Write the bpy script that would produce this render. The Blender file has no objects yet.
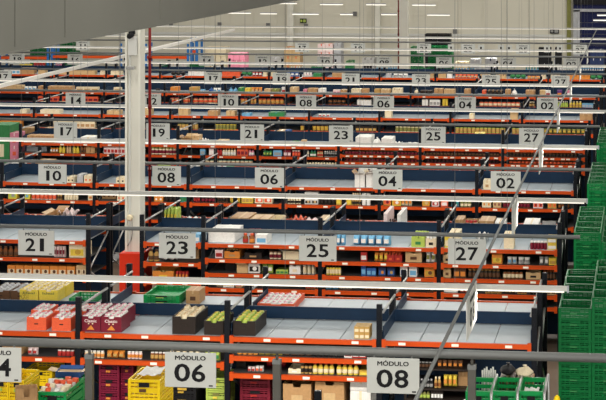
import bpy, bmesh, math, random
from mathutils import Vector, Matrix
random.seed(7); WLO, WHI = .12, 1.5
C = bpy.context.scene.collection
# ------------------------------------------------------------------ camera
F = 2050.0; PX0 = 375.0; TH = 0.1315; HZ = -71.8; HC = 6.5
S, CO = math.sin(TH), math.cos(TH)
def px2x(px, Y):
    k = (px - PX0) / F
    return Y * (k * CO - S) / (CO + k * S)
def zc_of(X, Y): return -X * S + Y * CO
def scale_at(px, Y): return F / zc_of(px2x(px, Y), Y)          # pixels per metre
def z_at(px, py, Y): return HC - (py - HZ) / scale_at(px, Y)
def at_z(px, py, Z):
    zc = F * (HC - Z) / (py - HZ); u = (px - PX0) / F * zc
    return u * CO - zc * S, u * S + zc * CO
cd = bpy.data.cameras.new('camera'); cam = bpy.data.objects.new('camera', cd); C.objects.link(cam)
cam.location = (0, 0, HC); cam.rotation_euler = (math.pi / 2, 0, TH)
cd.sensor_width = 36; cd.lens = F / 606.0 * 36; cd.shift_y = (HZ - 200) / 606.0; cd.shift_x = (303 - PX0) / 606.0
cd.clip_end = 400; cd.clip_start = 0.1
bpy.context.scene.camera = cam

# ------------------------------------------------------------------ materials
MATS = {}
def lin(c): return tuple(((v / 255) / 12.92 if v <= 10 else ((v / 255 + 0.055) / 1.055) ** 2.4) for v in c) + (1,)
def mat(name, rgb, rough=0.55, metal=0.0, noise=0.0, scale=6.0, emit=0.0, alpha=1.0, trans=0.0, bump=0.0):
    if name in MATS: return MATS[name]
    m = bpy.data.materials.new(name); m.use_nodes = True; nt = m.node_tree; b = nt.nodes['Principled BSDF']
    col = lin(rgb)
    b.inputs['Specular IOR Level'].default_value = .18
    b.inputs['Base Color'].default_value = col; b.inputs['Roughness'].default_value = rough; b.inputs['Metallic'].default_value = metal
    if trans: b.inputs['Transmission Weight'].default_value = trans
    if noise or bump:
        tc = nt.nodes.new('ShaderNodeTexCoord'); n = nt.nodes.new('ShaderNodeTexNoise'); n.inputs['Scale'].default_value = scale
        n.inputs['Detail'].default_value = 4
        nt.links.new(tc.outputs['Object'], n.inputs['Vector'])
        if noise:
            r = nt.nodes.new('ShaderNodeValToRGB'); r.color_ramp.elements[0].position = 0.3; r.color_ramp.elements[1].position = 0.7
            r.color_ramp.elements[0].color = tuple(v * (1 - noise) for v in col[:3]) + (1,)
            r.color_ramp.elements[1].color = tuple(min(1, v * (1 + noise)) for v in col[:3]) + (1,)
            nt.links.new(n.outputs['Fac'], r.inputs['Fac']); nt.links.new(r.outputs['Color'], b.inputs['Base Color'])
        if bump:
            bp = nt.nodes.new('ShaderNodeBump'); bp.inputs['Strength'].default_value = bump
            nt.links.new(n.outputs['Fac'], bp.inputs['Height']); nt.links.new(bp.outputs['Normal'], b.inputs['Normal'])
    if emit:
        b.inputs['Emission Color'].default_value = col; b.inputs['Emission Strength'].default_value = emit
    MATS[name] = m; return m
M = {}
def defm(k, *a, **kw): M[k] = mat(k, *a, **kw)
defm('beam_orange', (190, 70, 18), 0.42, noise=.06); defm('navy', (15, 41, 66), 0.5, noise=.1); defm('upright', (8, 12, 20), 0.5)
defm('slot_light', (128, 130, 132), 0.5); defm('panel_white', (166, 176, 182), 0.4, noise=.05, scale=3)
defm('shelf_shaded', (66, 66, 66), 0.5, noise=.1); defm('galv', (178, 178, 176), 0.35, metal=.6, noise=.06)  # shelf tone darkened: the shade inside the racks is put into its colour
defm('price', (236, 232, 218), 0.5); defm('tray_white', (204, 204, 198), 0.45); defm('pipe', (120, 122, 120), 0.4, metal=.3)
defm('sign_plate', (196, 198, 192), 0.5, noise=.03); defm('ink', (22, 22, 24), 0.6); defm('post', (92, 90, 84), 0.5, metal=.2, noise=.1)
defm('led', (255, 250, 238), 0.4, emit=.35); defm('column_paint', (222, 220, 208), 0.55, noise=.04, scale=2)
defm('pipe_red', (116, 20, 16), 0.45); defm('guard_red', (214, 50, 22), 0.45, noise=.06); defm('trunk_bright', (244, 242, 234), 0.45); defm('black', (22, 22, 24), 0.55)
defm('concrete', (98, 84, 72), 0.5, noise=.14, scale=1.2, bump=.05); defm('wire', (130, 130, 128), 0.5)
defm('crate_bright', (14, 140, 70), 0.45); defm('crate_green', (0, 100, 48), 0.42, noise=.08, scale=4); defm('crate_yellow', (236, 200, 20), 0.45); defm('door_navy', (16, 24, 66), 0.5, noise=.06)
defm('crate_wine', (112, 22, 48), 0.5)
PAL = dict(kraft=(186, 142, 92), tan=(206, 170, 118), cream=(232, 216, 178), white=(232, 230, 222), grey=(150, 150, 146), silver=(176, 178, 182),
  red=(200, 34, 28), coral=(238, 92, 52), orange=(240, 132, 26), yellow=(240, 204, 34), mustard=(206, 158, 30), lime=(176, 204, 60), green=(40, 140, 66),
  teal=(40, 150, 130), blue=(36, 92, 180), sky=(96, 176, 224), darkblue=(28, 46, 92), purple=(110, 46, 130), pink=(232, 120, 150), palepink=(240, 208, 204),
  maroon=(124, 24, 44), brown=(104, 64, 36), dark=(44, 34, 28), black=(26, 26, 28), olive=(130, 130, 50), gold=(200, 150, 60), amber=(150, 76, 22))
def mute(v, s=.78):
    m_ = .3 * v[0] + .55 * v[1] + .15 * v[2]
    return tuple((m_ + (c - m_) * s) * .96 for c in v)
for k, v in PAL.items(): defm(k, mute(v, .9 if k in ('kraft', 'tan', 'cream', 'coral', 'maroon') else .74), 0.5, noise=.10, scale=9)

# ------------------------------------------------------------------ mesh helpers
def bx(bm, x0, x1, y0, y1, z0, z1, mi=0):
    vs = [bm.verts.new(p) for p in ((x0,y0,z0),(x1,y0,z0),(x1,y1,z0),(x0,y1,z0),(x0,y0,z1),(x1,y0,z1),(x1,y1,z1),(x0,y1,z1))]
    for f in ((0,3,2,1),(4,5,6,7),(0,1,5,4),(1,2,6,5),(2,3,7,6),(3,0,4,7)):
        bm.faces.new([vs[i] for i in f]).material_index = mi
    return vs
def bevel(bm, w, seg=1):
    bmesh.ops.bevel(bm, geom=bm.edges[:], offset=w, segments=seg, affect='EDGES', clamp_overlap=True)
def tube(bm, a, b, r, n=10, caps=True, mi=0):
    a = Vector(a); b = Vector(b); d = (b - a).normalized()
    u = d.orthogonal().normalized(); v = d.cross(u)
    ra = [bm.verts.new(a + r * (math.cos(t) * u + math.sin(t) * v)) for t in [2 * math.pi * i / n for i in range(n)]]
    rb = [bm.verts.new(p.co + (b - a)) for p in ra]
    for i in range(n):
        f = bm.faces.new((ra[i], ra[(i+1) % n], rb[(i+1) % n], rb[i])); f.smooth = True; f.material_index = mi
    if caps:
        bm.faces.new(ra[::-1]).material_index = mi; bm.faces.new(rb).material_index = mi
def lathe(bm, prof, n=12, cx=0, cy=0):
    rings = []
    for r, z in prof:
        rings.append([bm.verts.new((cx + r * math.cos(2*math.pi*i/n), cy + r * math.sin(2*math.pi*i/n), z)) for i in range(n)])
    for a, b in zip(rings, rings[1:]):
        for i in range(n):
            f = bm.faces.new((a[i], a[(i+1) % n], b[(i+1) % n], b[i])); f.smooth = True
    bm.faces.new(rings[0][::-1]); bm.faces.new(rings[-1])
def prism(bm, pts, y0, y1):                      # outline in XZ, extruded along Y
    a = [bm.verts.new((x, y0, z)) for x, z in pts]; b = [bm.verts.new((x, y1, z)) for x, z in pts]; n = len(pts)
    bm.faces.new(a); bm.faces.new(b[::-1])
    for i in range(n): bm.faces.new((a[i], b[i], b[(i+1) % n], a[(i+1) % n]))
    bmesh.ops.recalc_face_normals(bm, faces=bm.faces[:])
def finish(name, bm):
    me = bpy.data.meshes.new(name); bm.to_mesh(me); bm.free(); return me
def mesh_of(name, fn, *a, **kw):
    bm = bmesh.new(); fn(bm, *a, **kw); return finish(name, bm)
MC = {}
def cached(key, name, fn):
    if key not in MC: MC[key] = mesh_of(name, fn)
    return MC[key]
MV = {}
def colored(me, *mats):                          # mesh data variant carrying given materials
    key = (me.name, mats)
    if key not in MV:
        m2 = me.copy(); m2.materials.clear()
        for k in mats: m2.materials.append(M[k])
        MV[key] = m2
    return MV[key]
def link(name, data, parent=None, loc=(0, 0, 0), rot=(0, 0, 0), scale=None):
    o = bpy.data.objects.new(name, data); C.objects.link(o); o.location = loc; o.rotation_euler = rot
    if scale: o.scale = scale
    if parent: o.parent = parent
    return o
def tag(o, label, cat, group=None, kind=None):
    if label: o['label'] = label
    if cat: o['category'] = cat
    if group: o['group'] = group
    if kind: o['kind'] = kind
    return o
def struct(name, me, loc=(0, 0, 0)):
    o = link(name, me, None, loc); o['kind'] = 'structure'; return o
ORD = ['zeroth','first','second','third','fourth','fifth','sixth','seventh','eighth','ninth','tenth','eleventh','twelfth','thirteenth','fourteenth','fifteenth','sixteenth','seventeenth','eighteenth','nineteenth','twentieth']
def ordw(n):
    if n <= 20: return ORD[n]
    t = {2:'twenty',3:'thirty',4:'forty',5:'fifty',6:'sixty',7:'seventy'}[n // 10]
    return t + '-' + ORD[n % 10] if n % 10 else t[:-1] + 'ieth'

# ------------------------------------------------------------------ setting
def m_floor(bm): bx(bm, -60, 20, -4, 88.2, -.2, 0)
struct('floor', colored(mesh_of('floor', m_floor), 'concrete'))
WY = 88.0
def wall_mat():
    m = bpy.data.materials.new('wall_cladding'); m.use_nodes = True; nt = m.node_tree; b = nt.nodes['Principled BSDF']
    tc = nt.nodes.new('ShaderNodeTexCoord'); n = nt.nodes.new('ShaderNodeTexNoise'); n.inputs['Scale'].default_value = .4
    mix = nt.nodes.new('ShaderNodeValToRGB'); mix.color_ramp.elements[0].color = lin((196, 192, 176)); mix.color_ramp.elements[1].color = lin((212, 208, 190))
    nt.links.new(tc.outputs['Object'], n.inputs['Vector']); nt.links.new(n.outputs['Fac'], mix.inputs['Fac']); nt.links.new(mix.outputs['Color'], b.inputs['Base Color'])
    b.inputs['Roughness'].default_value = .6; MATS['wall_cladding'] = m; M['wall_cladding'] = m
wall_mat()
def m_wall(bm):
    bx(bm, -60, 20, WY, WY + .2, 0, 10.5)
    x = -58.0
    while x < 19:                                  # standing seams of the cladding sheets
        bx(bm, x, x + .05, WY - .03, WY + .01, 0, 10.5); x += 1.0
struct('ceiling', colored(mesh_of('ceiling', lambda bm: bx(bm, -60, 20, -9, 88.2, 10.45, 10.6)), 'silver'))
struct('wall_back', colored(mesh_of('wall_back', m_wall), 'wall_cladding'))

# ------------------------------------------------------------------ lettering
TX = {}
def text_mesh(body, size, bold=.0, depth=.002):
    k = (body, size, bold)
    if k in TX: return TX[k]
    cu = bpy.data.curves.new('text', 'FONT'); cu.body = body; cu.size = size; cu.align_x = 'CENTER'; cu.align_y = 'CENTER'
    cu.offset = bold if bold > .015 else 0; cu.extrude = depth; cu.resolution_u = 3
    o = bpy.data.objects.new('text', cu); C.objects.link(o)
    dg = bpy.context.evaluated_depsgraph_get(); dg.update()
    me = bpy.data.meshes.new_from_object(o.evaluated_get(dg)); bpy.data.objects.remove(o); bpy.data.curves.remove(cu)
    if 0 < bold <= .015:                            # thicken thin lettering by overlaying shifted copies
        bm = bmesh.new()
        for sx, sy in ((-.022, -.016), (.022, -.016), (-.022, .016), (.022, .016), (0, 0)):
            k0 = len(bm.verts); bm.from_mesh(me); bm.verts.ensure_lookup_table()
            for v in list(bm.verts)[k0:]: v.co.x += sx; v.co.y += sy
        bm.to_mesh(me); bm.free()
    xs = [v.co.x for v in me.vertices]; ys = [v.co.y for v in me.vertices]
    cx, cy = (min(xs) + max(xs)) / 2, (min(ys) + max(ys)) / 2
    for v in me.vertices: v.co.x -= cx; v.co.y -= cy
    me.name = 'lettering'; me.materials.clear(); me.materials.append(M['ink']); TX[k] = me
    return me
def ink_text(name, body, w, h, bold, parent, loc, rot, ink='ink'):
    me = text_mesh(body, 1.0, bold, .01)
    xs = [v.co.x for v in me.vertices]; ys = [v.co.y for v in me.vertices]
    o = link(name, colored(me, ink), parent, loc, rot, (w / (max(xs) - min(xs)), h / (max(ys) - min(ys)), .1)); return o

# ------------------------------------------------------------------ racks
B = 1.85; XR = -1.313; P = 7.12; Y1 = 24.313; L0 = HC - 4.955 + .028; FD = 1.22; GAP = .1; RD = 1.18; RZ = .03
def rowY(n): return Y1 + (n - 1) * P
def xk(k): return XR - k * B
ROWW = {0: 'row behind camera-side pipe', 1: 'nearest rack row', 2: 'second rack row', 3: 'third rack row', 4: 'fourth rack row', 5: 'fifth rack row', 6: 'sixth rack row', 7: 'seventh rack row', 8: 'farthest rack row'}
def bayw(k): return 'rightmost bay' if k == 0 else ordw(k + 1) + ' bay from right'
def levels(n, k):
    if n == 1: return {0: [0], 1: [0, .23, .44], 2: [0, .32], 3: [0, .31], 4: [0, .31]}.get(k, [0, .31])
    if n == 2:
        if k <= 2: return [0, .235, .46, .69, .87]
        if k == 3: return [0, .31, .60]
        return [0, .28, .57]
    if n == 3: return [0, .34, .68]
    if n == 4: return [0, .17, .33, .47] if k <= 2 else [0, .235, .47]
    if n == 5: return [0, .36]
    return [0, .29]
UPT = L0 + .43
def m_upright(h):
    def f(bm):
        bx(bm, -.032, .032, -.03, .03, 0, h)
        z = .1
        while z < h - .05:
            for sx in (-.013, .013): bx(bm, sx - .008, sx + .008, -.0325, -.029, z, z + .03, 1)  # pale blocks painted for light showing through the punched holes
            z += .075
        bx(bm, -.06, .06, -.05, .05, 0, .012)
    return f
def upright(parent, x, y, h=UPT): return link('upright', colored(cached(('up', round(h, 3)), 'upright', m_upright(h)), 'upright', 'slot_light'), parent, (x, y, 0))
def m_beam(w):
    def f(bm):
        bx(bm, .034, w - .034, -.045, .0, -.056, 0)
        bx(bm, .034, w - .034, -.048, -.045, -.056, -.048); bx(bm, .034, w - .034, -.048, -.045, -.009, 0)
        for s in (0.034, w - .034 - .045): bx(bm, s, s + .045, -.05, .0, -.085, .015)
    return f
def m_panel(w, d):
    def f(bm): bx(bm, .004, w - .004, 0, d, -.02, 0); bevel(bm, .003)
    return f
def frame_side(parent, x, y0, y1, brace=True):
    if brace:
        def f(bm):
            z = .2
            i = 0
            while z < L0 - .35:
                a, b = (y0 + .03, y1 - .03) if i % 2 == 0 else (y1 - .03, y0 + .03)
                tube(bm, (0, a, z), (0, b, z + .45), .014, 6); z += .45; i += 1
        link('brace', colored(cached(('br', round(y0, 2), round(y1, 2)), 'brace', f), 'galv'), parent, (x, 0, 0))
def guard(parent, x, y0, y1, r=.016):
    link('guard_tube', colored(cached(('gt', round(y1 - y0, 2), r), 'guard_tube', lambda bm: tube(bm, (0, 0, 0), (0, y1 - y0, 0), r, 8)), 'galv'), parent, (x, y0, L0 + .33))
    link('side_plate', colored(cached(('sp', round(y1 - y0, 2)), 'side_plate', lambda bm: bx(bm, -.006, .006, .03, y1 - y0 - .03, 0, .15)), 'navy'), parent, (x, y0, L0 + .004))
def front_bay(n, k, x0, x1, right):
    y = rowY(n); w = x1 - x0
    t = link('shelving_bay', None, None, (x0, y, 0))
    tag(t, 'orange and navy shelving bay, front side of %s, %s' % (ROWW[n], bayw(k)), 'rack', 'front shelving bays')
    upright(t, 0, 0); upright(t, 0, FD)
    if right: upright(t, w, 0); upright(t, w, FD); guard(t, w - .04, 0.03, FD - .03); frame_side(t, w, 0, FD)
    guard(t, .04, 0.03, FD - .03); frame_side(t, 0, 0, FD, n <= 4)
    for i, d in enumerate(levels(n, k)):
        z = L0 - d
        b = link('beam', colored(cached(('bm', round(w, 3)), 'beam', m_beam(w)), 'beam_orange'), t, (0, 0, z))
        link('rear_beam', colored(cached(('rb', round(w, 3)), 'rear_beam', lambda bm: bx(bm, .034, w - .034, 0, .04, -.07, -.021)), 'beam_orange'), t, (0, FD - .04, z))
        nl = (9 if (n == 4 and k <= 2 and i > 0) else 3 if n < 5 else 2)
        if n <= 6:
            rr = random.Random(n * 100 + k * 10 + i)
            for j in range(nl):
                lx = (j + .5 + rr.uniform(-.25, .25)) / nl * (w - .2) + .1
                link('price_label', colored(cached('pl', 'price_label', lambda bm: bx(bm, -.042, .042, -.002, .002, -.016, .016)), 'price'), b, (lx, -.0485, -.029))
        if i == 0:
            for j in range(4):
                pw = (w - .07) / 4
                link('shelf_panel', colored(cached(('pn', round(pw, 3)), 'shelf_panel', m_panel(pw, FD - .03)), 'panel_white'), t, (.035 + j * pw, 0.002, z))
        else:
            link('shelf_panel', colored(cached(('pn', round(w - .07, 3)), 'shelf_panel', m_panel(w - .07, FD - .03)), 'shelf_shaded'), t, (.035, 0.002, z))
    bh = .15 if n == 1 else .215
    def bb(bm):
        bx(bm, .034, w - .034, 0, .012, 0, bh - .015); bx(bm, .034, w - .034, -.012, .02, bh - .015, bh); 
    link('back_board', colored(cached(('bb', round(w, 3), bh), 'back_board', bb), 'navy'), t, (0, FD - .03, L0 + .003))
    def bk(bm): bx(bm, .034, w - .034, 0, .01, .05, L0 - .1)
    link('rear_panel', colored(cached(('bk', round(w, 3)), 'rear_panel', bk), 'navy'), t, (0, FD + .002, 0))
    return t
def rear_bay(n, k, x0, x1, right):
    y = rowY(n) + FD + GAP; w = x1 - x0
    t = link('shelving_bay', None, None, (x0, y, 0))
    tag(t, 'white topped navy shelving bay, rear side of %s, %s' % (ROWW[n], bayw(k)), 'rack', 'rear shelving bays')
    upright(t, 0, 0.03); upright(t, 0, RD); guard(t, 0.04, .06, RD - .03)
    if right: upright(t, w, 0.03); upright(t, w, RD); guard(t, w - .04, .06, RD - .03); frame_side(t, w, 0.03, RD)
    for j in range(4):
        pw = (w - .07) / 4
        link('shelf_panel', colored(cached(('pr', round(pw, 3)), 'shelf_panel', m_panel(pw, RD - .06)), 'panel_white'), t, (.035 + j * pw, 0.03, L0 + RZ))
    link('beam', colored(cached(('bm', round(w, 3)), 'beam', m_beam(w)), 'beam_orange'), t, (w, RD, L0 + RZ + .012), (0, 0, math.pi))
    link('lower_shelf', colored(cached(('pl2', round(w, 3)), 'lower_shelf', m_panel(w - .07, RD - .06)), 'shelf_shaded'), t, (.035, 0.03, L0 - .6))
    return t
NB = {1: 5, 2: 6, 3: 7, 4: 7, 5: 10, 6: 11, 7: 13, 8: 0}
for n in range(1, 9):
    for k in range(NB[n]):
        x0, x1 = xk(k + 1), xk(k); right = (k == 0)
        if n == 2 and k == 3: x0 = px2x(142, rowY(2))
        if n == 2 and k == 4: right = True
        if n == 4 and k == 8: continue
        if n == 8 and px2x(196, rowY(8)) < x1: continue
        front_bay(n, k, x0, x1, right)
        if n < 8 : rear_bay(n, k, x0, x1, right)
for k in range(0, 5): rear_bay(0, k, xk(k + 1), xk(k), k == 0)

# ------------------------------------------------------------------ trunking lights, pipes, signs
TRY = 21.95; TRZ = HC - 3.85 - .02
XE = px2x(567, TRY)
LT = []
for i in range(9):
    y = TRY + i * P; xl = px2x(-25, y); L = XE - xl
    t = link('trunking_light', None, None, (xl, y, TRZ))
    tag(t, 'long white lighting trunking hung over the %s aisle from the front' % ordw(i + 1), 'light', 'white lighting trunking lines')
    def f(bm):
        bx(bm, 0, L, -.024, .024, 0, .045); bx(bm, 0, L, -.03, .03, .04, .05)
    link('housing', colored(mesh_of('housing', f), 'tray_white'), t)
    link('diffuser', colored(mesh_of('diffuser', lambda bm: bx(bm, .03, L - .03, -.02, .02, -.016, 0)), 'led'), t)
    link('end_cap', colored(cached('tec', 'end_cap', lambda bm: bx(bm, 0, .02, -.026, .026, -.016, .052)), 'panel_white'), t, (L, 0, 0))
    x = 1.2; j = 0
    while x < L and (i < 4 or x < 4):
        link('suspension_wire', colored(cached('sw', 'suspension_wire', lambda bm: tube(bm, (0, 0, 0), (0, 0, 10.375 - TRZ), .0024, 5)), 'wire'), t, (L - x, 0, .06)); x += 1.85
    la = bpy.data.lights.new('trunking_lamp', 'AREA'); la.shape = 'RECTANGLE'; la.size = L; la.size_y = .05; la.energy = (18.0 if i == 0 else 9.0) * L; la.color = (1, .95, .87)
    lo = bpy.data.objects.new('trunking_lamp', la); C.objects.link(lo); lo.location = (xl + L / 2, y, TRZ - .03)

SY0 = 18.34; SP = 7.134; STZ = HC - 3.864
SW, SH = .475, .318
def sign(px, row, num, lab):
    y = SY0 + row * SP - .05; x = px2x(px, y)
    t = link('module_sign', None, None, (x, y, STZ - SH))
    tag(t, lab, 'sign', 'hanging module signs')
    link('plate', colored(cached('spl', 'plate', lambda bm: (bx(bm, -SW/2, SW/2, -.006, .006, 0, SH), bevel(bm, .002))), 'sign_plate'), t)
    r = (math.pi / 2, 0, 0)
    h = ink_text('heading', 'MÓDULO', .285, .05, .004, t, (0, -.0075, SH * .86), r)
    for ch, dx in zip(num, (-.076, .076)):
        ink_text('digit', ch, (.148 if ch == '0' else .128) if ch != '1' else .056, .165, .018, t, (dx, -.0075, SH * .42), r)
    link('maker_mark', colored(cached('smm', 'maker_mark', lambda bm: bx(bm, -.018, .018, -.0085, -.006, -.006, .006)), 'ink'), t, (SW * .4, 0, .02))
    for s in (-.17, .17):
        link('hanger', colored(cached('shg', 'hanger', lambda bm: (bx(bm, -.008, .008, -.003, .003, 0, .02))), 'pipe'), t, (s, 0, SH))
    return t
rows_signs = [
 (0, [(-3.5, '04'), (190.5, '06'), (393.1, '08')]),
 (1, [(36.3, '21'), (177.3, '23'), (317.7, '25'), (467, '27')]),
 (2, [(52.5, '10'), (166.6, '08'), (269.5, '06'), (387.7, '04'), (505.7, '02')]),
 (3, [(65.5, '17'), (158, '19'), (252.2, '21'), (341, '23'), (433.4, '25'), (531.4, '27')]),
 (4, [(75.5, '14'), (151, '12'), (228, '10'), (306, '08'), (383.7, '06'), (465.5, '04'), (547.4, '02')]),
 (5, [(3, '17'), (213, '17'), (281.5, '19'), (350.7, '21'), (421, '23'), (491, '25'), (560.5, '27')]),
 (6, [(17, '18'), (75, '16'), (206.5, '14'), (262.5, '12'), (325, '10'), (384.4, '08'), (444, '06'), (508, '04'), (571.5, '02')]),
 (7, [(83, '11'), (302, '17'), (358, '19'), (424, '21'), (468, '23'), (523.3, '25'), (580, '27')]),
 (8, [(30, '14'), (253, '13'), (100, '12')])]
dirs = {0: 'nearest', 1: 'second', 2: 'third', 3: 'fourth', 4: 'fifth', 5: 'sixth', 6: 'seventh', 7: 'eighth', 8: 'farthest'}
for row, lst in rows_signs[:8]:
    y = SY0 + row * SP
    for i, (px, num) in enumerate(lst):
        lab = 'grey MÓDULO %s hanging sign on the %s pipe from the front, %s from left' % (num, dirs[row], ordw(i + 1))
        sign(px, row, num, lab)
    xl = px2x(-30, y); xr = px2x({0: 640, 1: 580, 2: 591, 3: 600, 4: 606}.get(row, 612), y)
    zc = STZ + .04
    t = link('sign_pipe', None, None, (xr, y, zc))
    tag(t, 'long grey pipe carrying module signs, %s from the front' % dirs[row], 'pipe', 'sign pipes')
    R = .041 if row == 0 else .026
    link('tube', colored(mesh_of('tube', lambda bm: tube(bm, (xl - xr, 0, 0), (0, 0, 0), R, 14)), 'pipe'), t)
    x = -.9
    while x > xl - xr and 0 < row and (row < 4 or x > -4):
        link('suspension_wire', colored(cached('sw2', 'suspension_wire', lambda bm: tube(bm, (0, 0, 0), (0, 0, 10.375 - zc - R), .0024, 5)), 'wire'), t, (x, 0, R)); x -= 1.85
for i, px in enumerate((451, 481, 501, 509, 547, 560)):
    y = SY0 + 7 * SP - .05
    t = link('small_sign', None, None, (px2x(px, y), y, STZ - .26)); tag(t, 'small blank square tag sign on the farthest sign pipe, %s from left' % ordw(i + 1), 'sign', 'small tag signs')
    link('plate', colored(cached('ssp', 'plate', lambda bm: bx(bm, -.1, .1, -.005, .005, 0, .24)), 'sign_plate'), t)
    link('mark', colored(cached('ssm', 'mark', lambda bm: bx(bm, -.03, .03, -.008, -.005, .07, .17)), 'ink'), t)
    link('hanger', colored(cached('ssh', 'hanger', lambda bm: bx(bm, -.006, .006, -.003, .003, .24, .276)), 'pipe'), t)
# posts that carry the nearest pipe
for i, px in enumerate((89.5, 277, 472)):
    y = SY0; x = px2x(px, y)
    t = link('pipe_post', None, None, (x, y, 0))
    tag(t, 'grey square post holding up the nearest sign pipe, %s' % ('leftmost of three', 'middle of three', 'rightmost of three')[i], 'post', 'grey pipe posts')
    zt = STZ - .06
    link('shaft', colored(cached('pst', 'shaft', lambda bm: bx(bm, -.034, .034, -.034, .034, 0, zt)), 'post'), t)
    link('neck', colored(cached('pnk', 'neck', lambda bm: tube(bm, (0, 0, zt), (0, 0, STZ + .005), .014, 8)), 'post'), t)
    link('collar', colored(cached('pcl', 'collar', lambda bm: bx(bm, -.038, .038, -.038, .038, zt - .03, zt + .008)), 'pipe'), t)
    link('base_plate', colored(cached('pbp', 'base_plate', lambda bm: bx(bm, -.08, .08, -.08, .08, 0, .012)), 'post'), t)
# pipe running in depth with edge-on signs
zz = HC - 3.80
ax, ay = at_z(421, 400, zz); bx_, by_ = ax, 75.0
XD = (ax + bx_) / 2
t = link('depth_pipe', colored(mesh_of('depth_pipe', lambda bm: tube(bm, (ax, ay - 3, 0), (bx_, by_, 0), .017, 10)), 'pipe'), None, (0, 0, zz + .087))
tag(t, 'slender metal pipe running away from the camera over all the aisles', 'pipe')
for i in range(7):
    ya = 21.0 + i * P; f_ = (ya - ay) / (by_ - ay); x = ax + (bx_ - ax) * f_ 
    t = link('aisle_sign', None, None, (x - .012, ya + .40, zz - .40))
    tag(t, 'white sign seen edge-on under the depth pipe, %s from the front' % ordw(i + 1), 'sign', 'edge-on aisle signs')
    link('plate', colored(cached('asp', 'plate', lambda bm: bx(bm, -.006, .006, -.6, .6, 0, .41)), 'tray_white'), t)
    if i < 1:
        r = (math.pi / 2, 0, math.pi / 2)
        ink_text('heading', 'MÓDULO', .52, .055, .012, t, (.0075, 0, .345), r)
        for ch, dy in zip('08', (-.17, .17)): ink_text('digit', ch, .26, .20, .03, t, (.0075, dy, .165), r)
    for s in (-.3, .3):
        link('hanger', colored(cached('ash', 'hanger', lambda bm: bx(bm, -.004, .004, -.01, .01, .0, .046)), 'pipe'), t, (0, s, .41))
# white light line running in depth on the left
z2 = HC - 3.70
ax, ay = at_z(-20, 92.5, z2); bx2, by2 = at_z(234, 31, z2)
t = link('trunking_light', None, None, (0, 0, z2)); tag(t, 'white lighting trunking running away from camera, crossing behind the white column', 'light')
def f(bm):
    d = Vector((bx2 - ax, by2 - ay, 0)); nrm = Vector((-d.y, d.x, 0)).normalized() * .04
    v = [bm.verts.new(p) for p in (Vector((ax, ay, 0)) - nrm, Vector((bx2, by2, 0)) - nrm, Vector((bx2, by2, 0)) + nrm, Vector((ax, ay, 0)) + nrm)]
    g = bm.faces.new(v); ret = bmesh.ops.extrude_face_region(bm, geom=[g])
    for e in ret['geom']:
        if isinstance(e, bmesh.types.BMVert): e.co.z += .085
    bmesh.ops.recalc_face_normals(bm, faces=bm.faces[:])
link('housing', colored(mesh_of('housing', f), 'trunk_bright'), t)

# ------------------------------------------------------------------ column, pipe, guard, duct
CY = 32.15; cx0, cx1 = px2x(125, CY - .16), px2x(140.2, CY - .16); cw = cx1 - cx0
t = link('column', None, None, ((cx0 + cx1) / 2, CY, 0)); tag(t, 'tall white painted steel column standing behind the nearest rack row', 'column')
def f(bm):
    bx(bm, -cw/2, -cw/2 + .035, -.16, .16, 0, 6.3); bx(bm, cw/2 - .035, cw/2, -.16, .16, 0, 6.3)
    bx(bm, -cw/2 + .035, cw/2 - .035, -.13, .12, 0, 6.3)
link('shaft', colored(mesh_of('shaft', f), 'column_paint'), t)
def f(bm): bx(bm, -cw/2 + .06, -cw/2 + .09, -.155, -.13, 0, 6.3)
link('cable_cover', colored(mesh_of('cable_cover', f), 'tray_white'), t)
def f(bm):
    lathe(bm, [(.05, 0), (.05, .04), (.03, .06)], 14); bmesh.ops.rotate(bm, verts=bm.verts[:], cent=(0, 0, 0), matrix=Matrix.Rotation(math.pi / 2, 3, 'X'))
link('sounder', colored(mesh_of('sounder', f), 'cream'), t, (-.04, -.16, z_at(132, 216, CY)))
def f(bm):
    pts = [(px2x(x, CY - .16) - (cx0 + cx1) / 2, z_at(x, y, CY - .16)) for x, y in ((132, 219), (132.5, 234), (131, 240), (127.5, 246))]
    for a, b in zip(pts, pts[1:]): tube(bm, (a[0], -.165, a[1]), (b[0], -.165, b[1]), .007, 6)
link('cable', colored(mesh_of('cable', f), 'grey'), t)
for nm, (x, y, w, h) in {'bracket': (133, 68, .14, .05), 'junction_box': (135.5, 46, .15, .30)}.items():
    link(nm, colored(mesh_of(nm, lambda bm: (bx(bm, -w/2, w/2, -.05, 0, -h/2, h/2), bevel(bm, .006))), 'grey' if nm == 'bracket' else 'tray_white'), t, (px2x(x, CY) - (cx0 + cx1) / 2, -.16, z_at(x, y, CY - .2)))
link('projector', colored(mesh_of('projector', lambda bm: (tube(bm, (0, -.18, 0), (0, 0, .02), .042, 14), bx(bm, -.05, .05, -.03, .02, .03, .10))), 'black'), t, (px2x(134.5, CY) - (cx0 + cx1) / 2, -.16, z_at(137, 36, CY - .2)))
t = link('sprinkler_pipe', None, None, (px2x(149.8, rowY(2) + FD + .05), rowY(2) + FD + .05, 0)); tag(t, 'dark red vertical fire pipe beside the tall white column', 'pipe')
link('riser', colored(mesh_of('riser', lambda bm: tube(bm, (0, 0, 0), (0, 0, 6.3), .024, 10)), 'pipe_red'), t)
link('pipe_clamp', colored(mesh_of('pipe_clamp', lambda bm: bx(bm, -.03, .03, -.03, -.02, 0, .035)), 'grey'), t, (0, 0, z_at(147, 173.5, CY)))
for y in (60, 110, 173, 200): link('coupling', colored(cached('cpl', 'coupling', lambda bm: tube(bm, (0, 0, -.03), (0, 0, .03), .034, 10)), 'pipe_red'), t, (0, 0, z_at(148, y, CY)))
gx0, gx1 = px2x(119.5, CY - .35), px2x(140.5, CY - .35); gz = z_at(130, 253.5, CY - .35); g0 = (cx0 + cx1) / 2
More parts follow.
